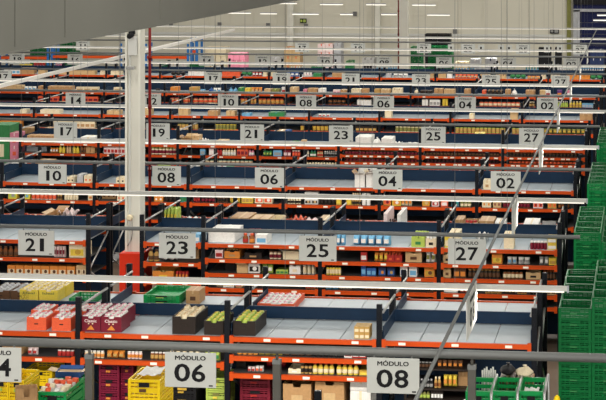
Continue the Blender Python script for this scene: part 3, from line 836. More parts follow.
4 F 1 505 585 4.3 22 jar brown/amber/dark | brown amber spice jar |
4 F 2 341 418 4.3 20 jar amber/dark/maroon | amber maroon spice jar |
4 F 2 422 500 4.3 20 jar maroon/brown/dark | maroon brown spice jar |
4 F 2 505 585 4.3 20 jar brown/dark/coral | brown coral spice jar |
4 R 0 174 184 6 1 plain tan/kraft | tan rear carton | d=.5
4 R 0 200 210 5 1 plain kraft/tan | kraft rear carton | d=.5
4 R 0 218 238 6 8 bottle olive/mustard/olive | olive bottle |
4 R 0 276 284 6 1 plain tan/cream | tan square carton | d=.5
4 R 0 285 290 7 1 box blue/darkblue | blue upright box | d=.3
4 R 0 303 309 5 2 pouch yellow/cream | yellow cream pouch |
4 R 0 323 330 4 3 pouch yellow/olive | yellow olive sachet |
4 R 0 355 383 5 9 bottle dark/olive/dark | dark olive bottle |
4 R 0 384 397 5 5 pouch lime/cream | lime cream pouch |
4 R 0 410 420 5 4 pouch lime/yellow | lime yellow sachet |
4 R 0 447 470 4 7 box cream/white | cream white packet |
4 R 0 474 484.5 6.5 1 plain yellow/gold | bright yellow carton | d=.4
4 R 0 486 498 5 5 pouch lime/olive | lime olive sachet |
4 R 0 500 506 5 2 pouch cream/gold | cream gold sachet |
4 R 0 540 553 6 4 bottle mustard/olive/amber | mustard olive bottle |
4 R 0 556 580 5 7 pouch olive/yellow | olive yellow sachet |
5 F 0 144 151 7 1 plain tan/cream | narrow tan carton |
5 F 0 178 188 7 2 plain tan/kraft | upright tan carton |
5 F 0 207.5 218 5 1 plain kraft/tan | low kraft carton |
5 F 0 226 235 5 2 plain tan/cream | pale tan carton |
5 F 0 241 250 3 1 plain sky/grey | flat blue box | d=.3
5 F 0 268 284 4 1 plain green/teal | green plastic lid box | d=.4
5 F 0 318 330 3 3 pouch white/red | red and white sachet |
5 F 0 384.5 391.5 8 1 plain cream/tan | tall cream carton |
5 F 0 469 474 5 1 plain cream/yellow | small cream carton |
5 F 0 510 518 7 1 open_carton tan/kraft | open tan carton | d=.3
5 F 0 579.5 594.5 6 2 plain kraft/tan | wide kraft carton | layers=1
5 F 0 580 594 3.4 0 plain tan/kraft | x |
5 F 1 0 22 6 6 box orange/gold | orange gold packet |
5 F 1 50 95 6 9 box cream/kraft | kraft cream packet |
5 F 1 160 198 5 9 tin gold/olive/amber | gold olive tin |
5 F 1 215 240 5 7 tin olive/yellow/gold | olive yellow tin |
5 F 1 300 328 5 7 tin mustard/brown/cream | mustard cream tin |
5 F 1 355 381 5 6 box dark/gold | dark gold packet |
5 F 1 395 450 5 14 tin olive/cream/gold | olive cream tin |
5 F 1 455 520 5 16 tin gold/lime/olive | gold lime tin |
5 F 1 525 590 5 14 pouch olive/mustard | olive mustard pouch |
6 F 0 170 178 6 1 plain orange/tan | orange carton |
6 F 0 189 198 6 1 plain gold/orange | golden carton |
6 F 0 200 205 4 2 pouch sky/white | blue white bag pouch |
6 F 0 208 213 5 1 sack blue/white | small blue bag |
6 F 0 213 221 5.5 2 pouch white/sky | white blue bag pouch |
6 F 0 228 237 5 2 sack sky/white | pale blue bag |
6 F 0 238 244 6 1 plain green/lime | green carton |
6 F 0 244.5 250 5.5 1 plain yellow/gold | yellow carton |
6 F 0 251 262 6.5 3 pouch orange/tan | orange tan pouch |
6 F 0 264 271 5 1 plain tan/kraft | tan carton |
6 F 0 271.5 279 5 1 plain olive/lime | olive green carton |
6 F 0 284 288 7 1 box white/red | white red packet |
6 F 0 289.5 297.5 7 1 plain tan/cream | tall tan carton |
6 F 0 303 307 5 1 plain pink/red | pink carton |
6 F 0 307.5 317 6 2 plain kraft/tan | kraft carton |
6 F 0 318 325 6 1 plain white/cream | white carton |
6 F 0 333 340 5 2 box palepink/pink | pink white packet |
6 F 0 340.5 347 5 1 plain kraft/cream | small kraft carton |
6 F 0 351 361 6 2 plain cream/tan | cream carton |
6 F 0 361.5 368.5 6 1 plain kraft/gold | gold kraft carton |
6 F 0 374 380 6 1 plain gold/kraft | gold carton |
6 F 0 380.5 390 6 3 plain tan/cream | narrow tan carton |
6 F 0 392 402 7 2 plain cream/kraft | pale carton |
6 F 0 414 418.5 6 1 sack cream/white | cream bag |
6 F 0 434 443 7 2 plain kraft/tan | brown carton |
6 F 0 444 455 6.5 4 plain tan/kraft | slim tan carton |
6 F 0 464 470.5 7 1 plain kraft/tan | upright brown carton |
6 F 0 482 486 6 1 plain coral/tan | coral carton |
6 F 0 505 510.5 7 1 plain kraft/tan | square brown carton |
6 F 0 511.5 517 6.5 1 sack white/teal | white teal bag |
6 F 0 525.5 536.5 6.5 2 plain kraft/tan | paired brown carton |
6 F 0 539.5 545.5 6.5 1 plain tan/gold | tan gold carton |
6 F 0 545.5 550.5 6.5 1 box white/red | white and red carton |
6 F 0 557 562 7 1 box purple/orange | purple orange packet |
6 F 0 567 570.5 7 1 box pink/white | slim pink packet |
6 F 1 38 98 5 12 box coral/maroon | coral maroon packet |
6 F 1 160 217 5 12 jar tan/red/coral | tan red jar |
6 F 1 240 288 5 11 jar orange/red/gold | orange red jar |
6 F 1 300 313 4 3 box kraft/dark | kraft dark packet |
6 F 1 328 350 4.5 5 jar amber/brown/dark | amber brown jar |
6 F 1 357 371 5 4 plain white/tan | white shelf carton |
6 F 1 422 428 6 2 plain white/cream | white square carton |
6 F 1 429.5 440 6 3 box white/grey | white grey packet |
6 F 1 442 448 7 2 tin yellow/yellow/gold | yellow tin |
6 F 1 470 520 5 11 jar coral/dark/cream | coral cream jar |
6 F 1 523 535 5 4 jar dark/cream/gold | dark cream jar |
6 F 1 557 568 6 6 bottle lime/white/lime | lime green bottle |
6 F 1 569 582 6 4 bottle yellow/cream/gold | yellow cream bottle |
6 F 1 582 599 4 5 box sky/silver | silver blue packet |
5 R 0 0 30 4 4 pouch sky/cream | sky cream sachet |
5 R 0 38 66 5 6 plain tan/kraft | tan rear carton |
5 R 0 160 175 4 3 plain kraft/cream | kraft rear carton |
5 R 0 205 216 5 2 plain tan/cream | tan cream rear carton |
5 R 0 330 345 4 4 box red/white | red rear packet |
5 R 0 360 372 5 3 plain white/cream | white rear carton |
5 R 0 470 482 4 3 sack white/grey | white rear bag |
6 R 0 0 22 5 3 plain tan/kraft | tan rear carton |
6 R 0 24 34 4 3 pouch sky/blue | blue rear pouch |
6 R 0 38 72 5 6 plain kraft/tan | kraft rear carton |
6 R 0 165 200 4 6 pouch coral/tan | coral tan pouch |
6 R 0 300 320 4 4 pouch green/white | green white pouch |
6 R 0 360 380 4 5 pouch sky/white | sky white pouch |
6 R 0 440 470 4 6 pouch olive/orange | olive orange pouch |
6 R 0 500 540 4 8 pouch green/cream | green cream pouch |
7 F 0 0 20 5 5 box white/sky | white sky packet |
7 F 0 20 34 6 2 plain kraft/tan | kraft carton |
7 F 0 38 95 5 8 plain tan/kraft | tan long carton |
7 F 0 170 185 4 3 sack dark/grey | dark bag |
7 F 0 222 240 5 3 plain coral/red | coral flat carton |
7 F 0 241 252 5 2 sack green/lime | green bag |
7 F 0 252 262 5 3 pouch red/white | red white sack pouch |
7 F 0 263 272 5 2 plain cream/tan | cream carton |
7 F 0 286 299 5 3 pouch blue/white | blue white pouch |
7 F 0 303 312 5 3 pouch white/palepink | white pink pouch |
7 F 0 313 330 3.5 4 plain green/teal | green flat box |
7 F 0 375 391 4 3 plain silver/palepink | silver flat carton |
7 F 0 430 446 4 4 plain tan/orange | tan orange carton |
7 F 0 447 452 6 1 plain white/grey | white square carton |
7 F 0 455 478 4 6 pouch coral/tan | coral tan sachet |
7 F 0 510 526 5 3 sack green/teal | green bag |
7 F 0 527 540 3 3 pouch orange/tan | orange tan sachet |
7 F 0 566 590 4 6 plain orange/dark | orange dark box |
7 F 0 590 603 5 2 sack green/teal | dark green bag |
7 R 0 10 32 5.8 5 pouch yellow/sky | yellow sky pouch |
7 R 0 33 45 7.2 4 pouch red/pink | red pink pouch |
7 R 0 55 66 7.2 3 pouch pink/purple | pink purple pouch |
7 R 0 212 225 5.1 2 plain white/grey | grey white carton |
7 R 0 270 287 4.3 3 plain dark/grey | dark flat box |
7 R 0 290 306 5.8 6 bottle sky/white/sky | sky blue bottle |
7 R 0 311 322 5.8 3 plain green/teal | green box |
7 R 0 330 342 5.8 4 bottle sky/white/white | pale blue bottle |
7 R 0 345 353 10.2 2 plain green/lime | bright green tub |
7 R 0 363 372 7.2 3 pouch dark/grey | dark grey pouch |
7 R 0 376 397 7.2 9 bottle sky/silver/sky | blue water bottle |
7 R 0 410 430 5.8 5 pouch green/dark | green dark pouch |
7 R 0 455 475 5.8 7 bottle silver/sky/white | silver water bottle |
7 R 0 476 500 5.8 6 plain silver/grey | silver grey carton |
7 R 0 525 539 7.2 5 bottle sky/teal/sky | turquoise bottle pack |
7 R 0 557 572 7.2 6 pouch white/palepink | white pouch |
7 R 0 573 606 7.2 14 bottle white/sky/silver | clear water bottle |
7 F 1 0 60 4 12 box brown/kraft/dark | brown kraft packet |
7 F 1 62 120 4 10 tin dark/brown/cream | dark brown tin |
7 F 1 160 205 4 9 box kraft/dark/cream | kraft dark packet |
7 F 1 206 300 4 18 tin brown/dark/tan | brown dark tin |
7 F 1 301 400 4 18 box dark/brown/tan | dark brown packet |
7 F 1 401 500 4 18 tin tan/brown/dark | tan brown tin |
7 F 1 501 600 4 18 box kraft/brown/dark | kraft brown packet |
7 F 0 100 121 4 4 plain cream/tan | cream carton |
7 F 0 188 204 5 3 plain white/tan | white tan carton |
7 F 0 332 344 4 3 plain kraft/tan | small kraft carton |
7 F 0 393 408 4 3 pouch white/grey | white grey pouch |
7 F 0 480 506 4 5 plain tan/brown | brown tan carton |
7 F 0 541 560 4 4 plain cream/kraft | kraft cream carton |
6 F 0 0 22 6 4 plain tan/kraft | tan carton |
6 F 0 24 36 5 3 pouch white/sky | white blue bag pouch |
6 F 0 38 72 5.5 7 plain kraft/tan | small kraft box |
6 F 0 76 121 5 6 box cream/gold | cream gold packet |
6 F 0 155 169 4 3 pouch dark/grey | dark grey pouch |
6 F 0 420 432 5 3 plain dark/brown | dark brown carton |
6 F 0 487 503 6 4 plain dark/kraft | dark kraft carton |
5 F 0 20 60 4 6 plain cream/white | cream flat carton |
5 F 0 100 120 4 3 plain tan/cream | tan cream carton |
5 R 0 68 118 5 8 plain kraft/dark | dark kraft rear carton |
5 R 0 220 326 4 16 tin brown/kraft/dark | brown rear tin |
5 R 0 375 466 4 14 box tan/dark | tan dark rear packet |
5 R 0 485 590 4 16 tin kraft/brown/cream | kraft rear tin |
6 R 0 205 296 4 14 box kraft/dark | dark kraft rear packet |
6 R 0 325 355 4 5 plain tan/kraft | tan kraft rear carton |
6 R 0 385 436 4 8 box brown/tan | brown tan rear packet |
6 R 0 545 600 4 9 box brown/orange | orange brown rear packet |
4 R 0 20 60 6 5 plain kraft/tan | tall kraft rear carton |
4 R 0 62 95 5 4 plain tan/kraft | tan kraft rear carton |
4 F 0 27 54 7 5 plain kraft/tan | upright kraft carton |
4 F 0 80 96 6 1 plain white/cream | long white carton | d=.5
4 R 0 421 446 4 6 tin olive/dark/cream | olive rear tin |
4 R 0 508 538 4 8 box tan/olive | tan olive rear packet |
3 R 0 92 120 4 4 plain tan/white | tan rear carton | d=.4
3 R 0 255 310 5 8 box dark/brown | dark brown rear packet |
3 R 0 390 430 4 6 box maroon/dark | maroon rear packet |
'''
for ln in GOODS.strip().splitlines():
    a, desc, opt = [s.strip() for s in (ln + ' ').split('|')[:3]]
    q = a.split()
    if int(q[6]) == 0: continue
    kw = {}
    for o_ in opt.split():
        kk, vv = o_.split('='); kw[kk] = int(vv) if kk in ('layers', 'rows') else float(vv)
    put(int(q[0]), q[1], int(q[2]), float(q[3]), float(q[4]), float(q[5]), int(q[6]), q[7], q[8].split('/'), desc, **kw)
# ------------------------------------------------------------------ filled display trays and crates of the nearest rack
TRAYNO = {}
def filled(Yf, z, x0, x1, h, d, col, kind, pcols, nx, ny, desc, pdesc, where, word=None, emblem=False, grp=None, ph=None, fill=.55):
    X0, X1 = px2x(x0, Yf), px2x(x1, Yf); w = (X1 - X0) * .98; xc = (X0 + X1) / 2
    t = product('tray', (col, col), (xc, Yf, z), (w, d, h), 0)
    for ch in list(t.children):
        if ch.name.startswith('label_panel'): bpy.data.objects.remove(ch)
    tag(t, '%s, %s' % (desc, where), 'tray', grp)
    if word:
        o = ink_text('lettering', word[0], .62, .2, .02, t, (0, -.012, .72), (math.pi / 2, 0, 0), word[1])
    if emblem:
        def f(bm): prism(bm, [(-.2, .14), (.2, .14), (.02, .44)], -.02, 0)
        link('emblem', colored(cached('emb', 'emblem', f), 'orange'), t)
        for s in (-.1, .1): link('dot', colored(cached('edot', 'dot', lambda bm: bx(bm, -.03, .03, -.02, 0, .5, .57)), 'cream'), t, (s, 0, 0))
    elif not word:
        link('grip_slot', colored(cached('gsl', 'grip_slot', lambda bm: bx(bm, -.1, .1, -.008, 0, .46, .54)), 'dark'), t)
    g = '%s in the %s' % (pdesc + 's', desc + ' ' + where)
    rr = random.Random(int(x0 * 7 + Yf * 11))
    ph = ph or h * (1.12 - .1)
    for i in range(nx):
        for j in range(ny):
            cwid, cdep = w * .93 / nx, d * .93 / ny
            px_, py_ = xc - w * .465 + (i + .5) * cwid, Yf + d * .035 + j * cdep
            o = product(kind, pcols, (px_, py_, z + h * .055), (cwid * rr.uniform(.86, .97), cdep * .95, h * rr.uniform(.94, 1.04)), rr.uniform(-.08, .08) if kind != 'jar' else 0, name='wrapped_pack')
            tag(o, ' '.join(('%s in the %s, %s' % (pdesc, desc, where)).split()[:16]), CATS[kind], g)
yf = rowY(1) + .04; zf = L0 + .001
def mm(px, Y): return 1 / scale_at(px, Y)
k1 = mm(100, yf)
for a, b, y, wh in ((26.5, 46, yf, 'left on the front edge of leftmost bay'), (51.5, 71, yf, 'right on the front edge of leftmost bay')):
    filled(y, zf, a, b, 13 * k1, .42, 'coral', 'pack', ('white', 'pink'), 3, 3, 'coral display tray', 'pale pink wrapped pack', wh, grp='coral trays')
for a, b, y, wh in ((31, 49, yf + .46, 'rear left in leftmost bay'), (53, 70, yf + .46, 'rear middle in leftmost bay')):
    filled(y, zf, a, b, 13 * k1, .42, 'coral', 'pack', ('white', 'pink'), 3, 3, 'coral display tray', 'pale pink wrapped pack', wh, grp='coral trays')
filled(yf + .62, zf, 76, 92.5, 12 * k1, .42, 'coral', 'pack', ('white', 'pink'), 3, 3, 'coral display tray', 'pale pink wrapped pack', 'behind the front upright', grp='coral trays')
for i, (a, b) in enumerate(((80.7, 100.6), (100.8, 121.5))):
    for j in range(2):
        filled(yf + j * .45, zf, a + j * 5.6 * (1 + .02 * i), b + j * 5.6, 15.3 * k1, .43, 'maroon', 'pack', ('white', 'pink'), 3, 4, 'maroon lettered tray', 'white and pink pack',
               ('front left' if i == 0 else 'front right') + ' of four' if j == 0 else ('rear left' if i == 0 else 'rear right') + ' of four', ('Classic', 'palepink'), True, 'maroon trays')
k2 = mm(200, yf)
filled(yf, zf, 172, 195.5, 17.5 * k2, .72, 'dark', 'pack', ('cream', 'tan'), 3, 5, 'deep black carton', 'cream paper pack', 'alone in the fourth bay from right')
filled(yf, zf, 203.8, 223.6, 13.8 * k2, .62, 'dark', 'pack', ('lime', 'yellow'), 3, 4, 'black produce tray', 'lime green pack', 'left of the dark upright', grp='black produce trays')
filled(yf, zf, 233, 255.5, 14.5 * k2, .74, 'dark', 'pack', ('lime', 'yellow'), 3, 5, 'black produce tray', 'lime green pack', 'right of the dark upright', grp='black produce trays')
yr = rowY(1) + FD + GAP + .25; k3 = mm(50, yr)
for i, (a, b) in enumerate(((-9, 9.8), (10.2, 29))):
    filled(yr + .2, L0 + RZ + .001, a, b, 10 * k3, .6, 'brown', 'pack', ('silver', 'grey'), 3, 4, 'brown cardboard tray', 'silvery grey pack', ('left' if i == 0 else 'right') + ' of two on the rear shelf', grp='brown trays')
for i, (a, b) in enumerate(((19.5, 38.4), (38.8, 58))):
    for j in range(2):
        filled(yr + .2 + j * .37, L0 + RZ + .001, a + 10 * (1 if i == 2 else 0) + j * 8.5, b + j * 8.5, 11.5 * k3, .36, 'yellow', 'pack', ('cream', 'yellow'), 3, 3, 'yellow lettered tray', 'pale cream pack',
               ('front ' if j == 0 else 'back ') + ('left' if i == 0 else 'right') + ' of four on rear shelf', ('Ideal', 'olive'), False, 'yellow trays')
# green crates, carton, red tray on the rear shelf
def crate(Yf, z, x0, x1, h, d, lab, col='crate_green', parent_cat='crate', grp=None, rz=0, cols=None):
    X0, X1 = px2x(x0, Yf), px2x(x1, Yf)
    o = product('crate', cols or ('crate_bright', 'black', 'lime'), ((X0 + X1) / 2, Yf, z), (X1 - X0, d, h), rz)
    tag(o, lab, 'crate', grp); return o
crate(yr, L0 + RZ + .001, 69, 92, .09, .5, 'low green plastic crate beside the yellow trays on the nearest rear shelf')
for l in range(2):
    crate(yr + .15, L0 + RZ + .001 + l * .065, 143.5, 179, .063, .75, 'flat green plastic crate on nearest rear shelf, %s of two' % ('bottom' if l == 0 else 'top'), grp='flat green crates')
X0, X1 = px2x(186, yr + .3), px2x(199.5, yr + .3)
o = product('carton', ('kraft', 'tan', 'brown'), ((X0 + X1) / 2, yr + .3, L0 + RZ + .001), (X1 - X0, .35, .17)); tag(o, 'small brown carton on nearest rear shelf right of the flat green crates', 'carton')
filled(yr + .02, L0 + RZ + .001, 257, 294.5, 6 * k3, .82, 'coral', 'pack', ('white', 'pink'), 6, 4, 'wide red and white tray', 'white bread roll pack', 'on nearest rear shelf')
# below the nearest rack: floor pallets, crates
def stackc(Yf, x0, x1, ytop, h, d, n, col, desc, grp, cols):
    zt = z_at((x0 + x1) / 2, ytop, Yf); hh = h / scale_at((x0 + x1) / 2, Yf); l = 0; z = zt - hh
    while z > .0 and l < n:
        crate(Yf, max(z, 0.002), x0, x1, hh * .99, d, '%s, %s from top of its stack' % (desc, ordw(l + 1)), grp=grp, cols=cols); z -= hh; l += 1
    # the pallet block the stack stands on
    return z + hh
def pallet(x0, x1, Yf, z, lab, d=.8):
    X0, X1 = px2x(x0, Yf), px2x(x1, Yf)
    def f(bm):
        w = X1 - X0
        for i in range(5): bx(bm, i * w / 5 + .01, (i + 1) * w / 5 - .01, 0, d, z - .022, z)
        for yy in (0, d / 2 - .05, d - .1):
            for xx in (0, w / 2 - .05, w - .1): bx(bm, xx, xx + .1, yy, yy + .1, .0, z - .022)
    o = link('pallet', colored(mesh_of('pallet', f), 'tan'), None, (X0, Yf, 0)); tag(o, lab, 'pallet')
y = rowY(1) + .1
def floor_stack(x0, x1, ytop, h, n, cols, desc, d=.55, dy=.1):
    Yf = rowY(1) + dy
    zt = z_at((x0 + x1) / 2, ytop, Yf); hh = h / scale_at((x0 + x1) / 2, Yf)
    n = int((zt - .1) / hh)
    for l in range(n):
        crate(Yf, zt - (l + 1) * hh, x0, x1, hh * .985, d, '%s, %s from top of stack below nearest rack' % (desc, ordw(l + 1)), grp=desc + 's', cols=cols)
    pallet(x0, x1, Yf, zt - n * hh - .001, 'wooden pallet under the stack of %ss below nearest rack' % desc, d)
floor_stack(99, 119, 364.5, 13.5, 6, ('crate_wine', 'black', 'orange'), 'wine red crate')
floor_stack(121, 133, 364, 13.5, 6, ('crate_wine', 'black', 'orange'), 'narrow wine red crate', dy=.18)
floor_stack(137, 165, 366, 9, 6, ('mustard', 'black', 'brown'), 'dull yellow crate', dy=.25)
floor_stack(24, 52, 370, 14, 6, ('crate_yellow', 'black', 'brown'), 'broad yellow crate', dy=.25)
floor_stack(168, 196, 386, 12, 6, ('black', 'mustard', 'mustard'), 'black produce crate')
floor_stack(206, 226, 378, 13, 6, ('lime', 'olive', 'yellow'), 'lime produce crate')
floor_stack(240, 270, 376, 13, 6, ('maroon', 'black', 'red'), 'maroon crate', dy=.2)
def floor_carton(x0, x1, ytop, cols, lab, kind='open_carton', d=.6, dy=.1, rz=0):
    Yf = rowY(1) + dy; X0, X1 = px2x(x0, Yf), px2x(x1, Yf); h = z_at((x0 + x1) / 2, ytop, Yf)
    tag(product('plain', cols, ((X0 + X1) / 2, Yf, .001), (X1 - X0, d, h - .3)), lab.replace('deep open', 'closed') + ', underneath', 'carton')
    tag(product('tray', cols, ((X0 + X1) / 2, Yf, h - .298), (X1 - X0, d, .298), rz), lab, 'carton')
floor_carton(283, 311, 384, ('kraft', 'tan'), 'deep open brown carton below the nearest rack, left of two', dy=.06)
floor_carton(315, 344, 382, ('kraft', 'tan'), 'deep open brown carton below the nearest rack, right of two', dy=.06)
Yf = rowY(1) + .1
for l, (a, b) in enumerate(((381, 391), (391.5, 400))):
    X0, X1 = px2x(350, Yf), px2x(371, Yf); z0, z1 = z_at(360, b, Yf), z_at(360, a, Yf)
    tag(product('plain', ('white', 'cream'), ((X0 + X1) / 2, Yf, z0 if l == 0 else .001), (X1 - X0, .5, (z1 - z0) if l == 0 else z1)), 'white carton below nearest rack left of MÓDULO 08, %s of two' % ('upper' if l == 0 else 'lower'), 'carton', 'white cartons below the nearest rack')
# rightmost bay of the nearest rack: yellow fruit trays, dark jars, angled board
def low(x0, x1, y0, y1, kind, cols, cnt, desc, d=.3, dy=.25, z=None):
    Yf = rowY(1) + dy; z0 = z_at((x0 + x1) / 2, y1, Yf); h = (y1 - y0) / scale_at((x0 + x1) / 2, Yf); X0, X1 = px2x(x0, Yf), px2x(x1, Yf); w = (X1 - X0) / cnt
    for i in range(cnt):
        o = product(kind, cols, (X0 + (i + .5) * w, Yf, z0), (w * .95, d if d else w * .95, h))
        tag(o, '%s%s low in the rightmost bay of nearest rack' % (desc, (', %s from left,' % ordw(i + 1)) if cnt > 1 else ''), CATS[kind], desc + 's low in the bay' if cnt > 1 else None)
def inner_shelf(py):
    Yf = rowY(1) + .05; zz_ = z_at(450, py, Yf); x0, x1 = xk(1) + .07, xk(0) - .07
    return zz_
Yf = rowY(1) + .2; X0, X1 = px2x(404, Yf), px2x(470, Yf); zs_ = [z_at(440, py, Yf) for py in (369, 389, 399.5)]
t = link('display_table', None, None, (X0, Yf, 0)); tag(t, 'dark tiered display table in the rightmost bay of nearest rack', 'table')
for z_ in zs_: link('tier', colored(mesh_of('tier', lambda bm: bx(bm, .031, X1 - X0 - .031, 0, .75, z_ - .02, z_)), 'dark'), t)
for xx in (0, X1 - X0 - .03):
    for yy in (0, .72): link('leg', colored(cached(('dtl', 1), 'leg', lambda bm: bx(bm, 0, .03, 0, .03, 0, zs_[0])), 'dark'), t, (xx, yy, 0))
low(437, 463, 361, 368, 'pouch', ('brown', 'orange'), 5, 'brown snack pouch', .1, .3)
low(434, 441, 377, 388, 'bottle', ('gold', 'cream', 'amber'), 2, 'golden oil bottle', 0, .25)
low(443, 457, 376, 387, 'pouch', ('yellow', 'orange'), 3, 'orange yellow fruit pouch', .14, .25)
low(418, 432, 362, 368, 'jar', ('dark', 'grey', 'brown'), 4, 'dark lidded jar', 0, .3)
low(420, 433, 379, 388, 'bottle', ('black', 'silver', 'grey'), 4, 'black silver bottle', 0, .25)
low(431, 443, 391, 399, 'box', ('dark', 'white'), 4, 'dark white packet', .15, .25)
low(419, 430, 390, 399, 'bottle', ('olive', 'black', 'lime'), 3, 'olive bottle', 0, .25)
low(458, 468, 372, 388, 'plain', ('kraft', 'tan'), 1, 'upright kraft carton', .4, .4)
# ------------------------------------------------------------------ things on the rear shelf of the row nearest the camera
LR = L0 + RZ
Y0r = rowY(0) + FD + GAP
def zt0(px, py, Y): return z_at(px, py, Y)
def on_shelf_crate(x0, x1, ytop, Yf, d, nlay, cols, desc, grp, rz=0):
    zt = z_at((x0 + x1) / 2, ytop, Yf); h = (zt - LR - .002) / nlay
    for l in range(nlay):
        crate(Yf, LR + .001 + l * h, x0, x1, h * .99, d, '%s, %s' % (desc, 'top of its stack' if l == nlay - 1 else '%s from top of stack' % ordw(nlay - l)), grp=grp, cols=cols, rz=rz)
    return zt
Yb = Y0r + .45
on_shelf_crate(-6, 8.2, 379, Yb, .5, 3, ('crate_yellow', 'black', 'lime'), 'yellow crate in bottom left corner', 'yellow crates near the camera')
on_shelf_crate(8.6, 24, 380, Yb, .5, 3, ('crate_yellow', 'black', 'lime'), 'yellow crate right of the bottom left corner', 'yellow crates near the camera')
on_shelf_crate(128, 160, 379.5, Yb + .02, .55, 3, ('crate_yellow', 'black', 'brown'), 'yellow crate below the MÓDULO 06 sign', 'yellow crates below the sign')
zt = z_at(145, 379.5, Yb + .02)
XX = px2x(145, Yb + .02)
tag(product('sheet', ('white',), (XX, Yb + .02 + .06, zt + .002), (.2, .42, .03)), 'white paper cover lying on the yellow crates below MÓDULO 06', 'paper')
zt = on_shelf_crate(38, 66, 392, Y0r + .3, .62, 2, ('crate_bright', 'black', 'lime'), 'green crate full of wrapped bread', 'green bread crates')
rr = random.Random(3)
for i in range(4):
    for j in range(4):
        Yq = Y0r + .34 + j * .14; X_ = px2x(41.5 + i * 6.6, Y0r + .34)
        o = product('pouch', (rr.choice(['white', 'cream', 'palepink', 'coral']), 'white'), (X_, Yq, zt - .07), (.06, .1, .075 + rr.uniform(0, .04)), rr.uniform(-.4, .4))
        tag(o, 'wrapped bread pack in the green crate near the bottom left', 'packet', 'wrapped bread packs')
zt = on_shelf_crate(57, 83, 378, Y0r + .98, .2, 3, ('crate_bright', 'black', 'lime'), 'slim green crate under the blue carton lid', 'slim green crates')
X0, X1 = px2x(55.5, Y0r + .98), px2x(80, Y0r + .98)
t = product('open_carton', ('blue', 'tan'), ((X0 + X1) / 2 , Y0r + .98, zt + .002), (X1 - X0, .17, .055), .06); link('liner', colored(cached(('u', 'liner'), 'liner', u_box), 'tan'), t, (0, .04, .66), (0, 0, 0), (.92, .92, .2)); tag(t, 'shallow blue carton with tan flaps on the green crates, lower left', 'carton')
X_ = px2x(28, Y0r + .12)
tag(product('tray', ('kraft', 'tan', 'tan'), (X_, Y0r + .08, LR + .001), (.2, .16, z_at(28, 388, Y0r + .1) - LR), .35), 'torn brown carton at the bottom left beside the green bread crate', 'carton')
# three green carts on the right
for i, (a, b) in enumerate(((465.5, 490), (492.5, 516), (519, 543))):
    Yf = Y0r + .25
    zt = on_shelf_crate(a, b, 391, Yf, .6, 2, ('crate_bright', 'black', 'lime'), 'green basket crate, %s of three at bottom right' % ('left', 'middle', 'right')[i], 'green basket crates')
for i, px in enumerate((491.3, 517.5, 544.5)):
    Yf = Y0r + .2; X_ = px2x(px, Yf); zb_ = z_at(px, 398, Yf)
    t = link('divider_rail', None, None, (X_, Yf, LR)); tag(t, 'grey tubular divider rail between green crates, %s of three' % ('left', 'middle', 'right')[i], 'rail', 'divider rails')
    hz_ = z_at(px, 394, Yf) - LR
    link('post', colored(mesh_of('post', lambda bm: tube(bm, (0, 0, 0), (0, 0, hz_), .013, 8)), 'galv'), t)
    link('rail', colored(mesh_of('rail', lambda bm: tube(bm, (0, 0, hz_), (0, .72, hz_ + .02), .013, 8)), 'galv'), t)
    link('rear_post', colored(mesh_of('rear_post', lambda bm: tube(bm, (0, .72, 0), (0, .72, hz_ + .02), .013, 8)), 'galv'), t)
Yf = Y0r + .95
def on0(kind, cols, x0, x1, ytop, Yf, d, lab, cat, rz=0, zb=None):
    X0, X1 = px2x(x0, Yf), px2x(x1, Yf); z0 = LR + .001 if zb is None else zb
    tag(product(kind, cols, ((X0 + X1) / 2, Yf, z0), (X1 - X0, d, z_at((x0 + x1) / 2, ytop, Yf) - z0), rz), lab, cat)
zbg = z_at(523, 380, Yf)
on0('plain', ('kraft', 'tan'), 516, 533, 380, Yf - .1, .3, 'kraft carton carrying the crumpled cream bag behind green basket crates', 'carton')
on0('plain', ('brown', 'tan'), 499.5, 515, 378, Yf - .1, .3, 'brown carton carrying the dark bag behind green basket crates', 'carton')
zb1, zb2 = z_at(523, 380, Yf - .1) + .001, z_at(507, 378, Yf - .1) + .001
on0('sack', ('cream',), 515.5, 532.5, 369.5, Yf - .1, .26, 'crumpled cream plastic bag on a carton behind the right green basket crate', 'bag', 0, zb1)
on0('sack', ('black',), 500, 514.5, 367, Yf - .1, .26, 'dark plastic bag on a carton left of the cream bag', 'bag', 0, zb2)
X0 = px2x(482, Yf)
for i in range(7):
    px = 482.5 + i * 2.1
    X_ = px2x(px, Yf); h = z_at(px, 370.5 - (i % 3) * 1.6, Yf) - LR
    o = product('tin', ('white', 'white'), (X_, Yf, LR + .001), (.017, .017, h)); tag(o, 'slim white roll in the bundle behind the green crates, %s from left' % ordw(i + 1), 'roll', 'white rolls')
on0('sheet', ('white',), 523, 538, 393, Y0r + .33, .3, 'white cloth lying in the right green basket crate', 'cloth', 0, z_at(530, 398, Y0r + .33))
t = link('cardboard_panel', None, None, (px2x(455, Y0r + .5), Y0r + .35, LR)); tag(t, 'leaning white and brown cardboard panel left of the right grey post', 'cardboard')
def f(bm):
    v = bx(bm, -.012, .012, 0, .75, 0, .38)
    for q in v: q.co.x += q.co.y * .09 - .02
link('board', colored(mesh_of('board', f), 'white'), t); link('backing', colored(mesh_of('backing', lambda bm: [setattr(q.co, 'x', q.co.x + q.co.y * .09 - .02) for q in bx(bm, .013, .03, 0, .75, 0, .37)]), 'kraft'), t)
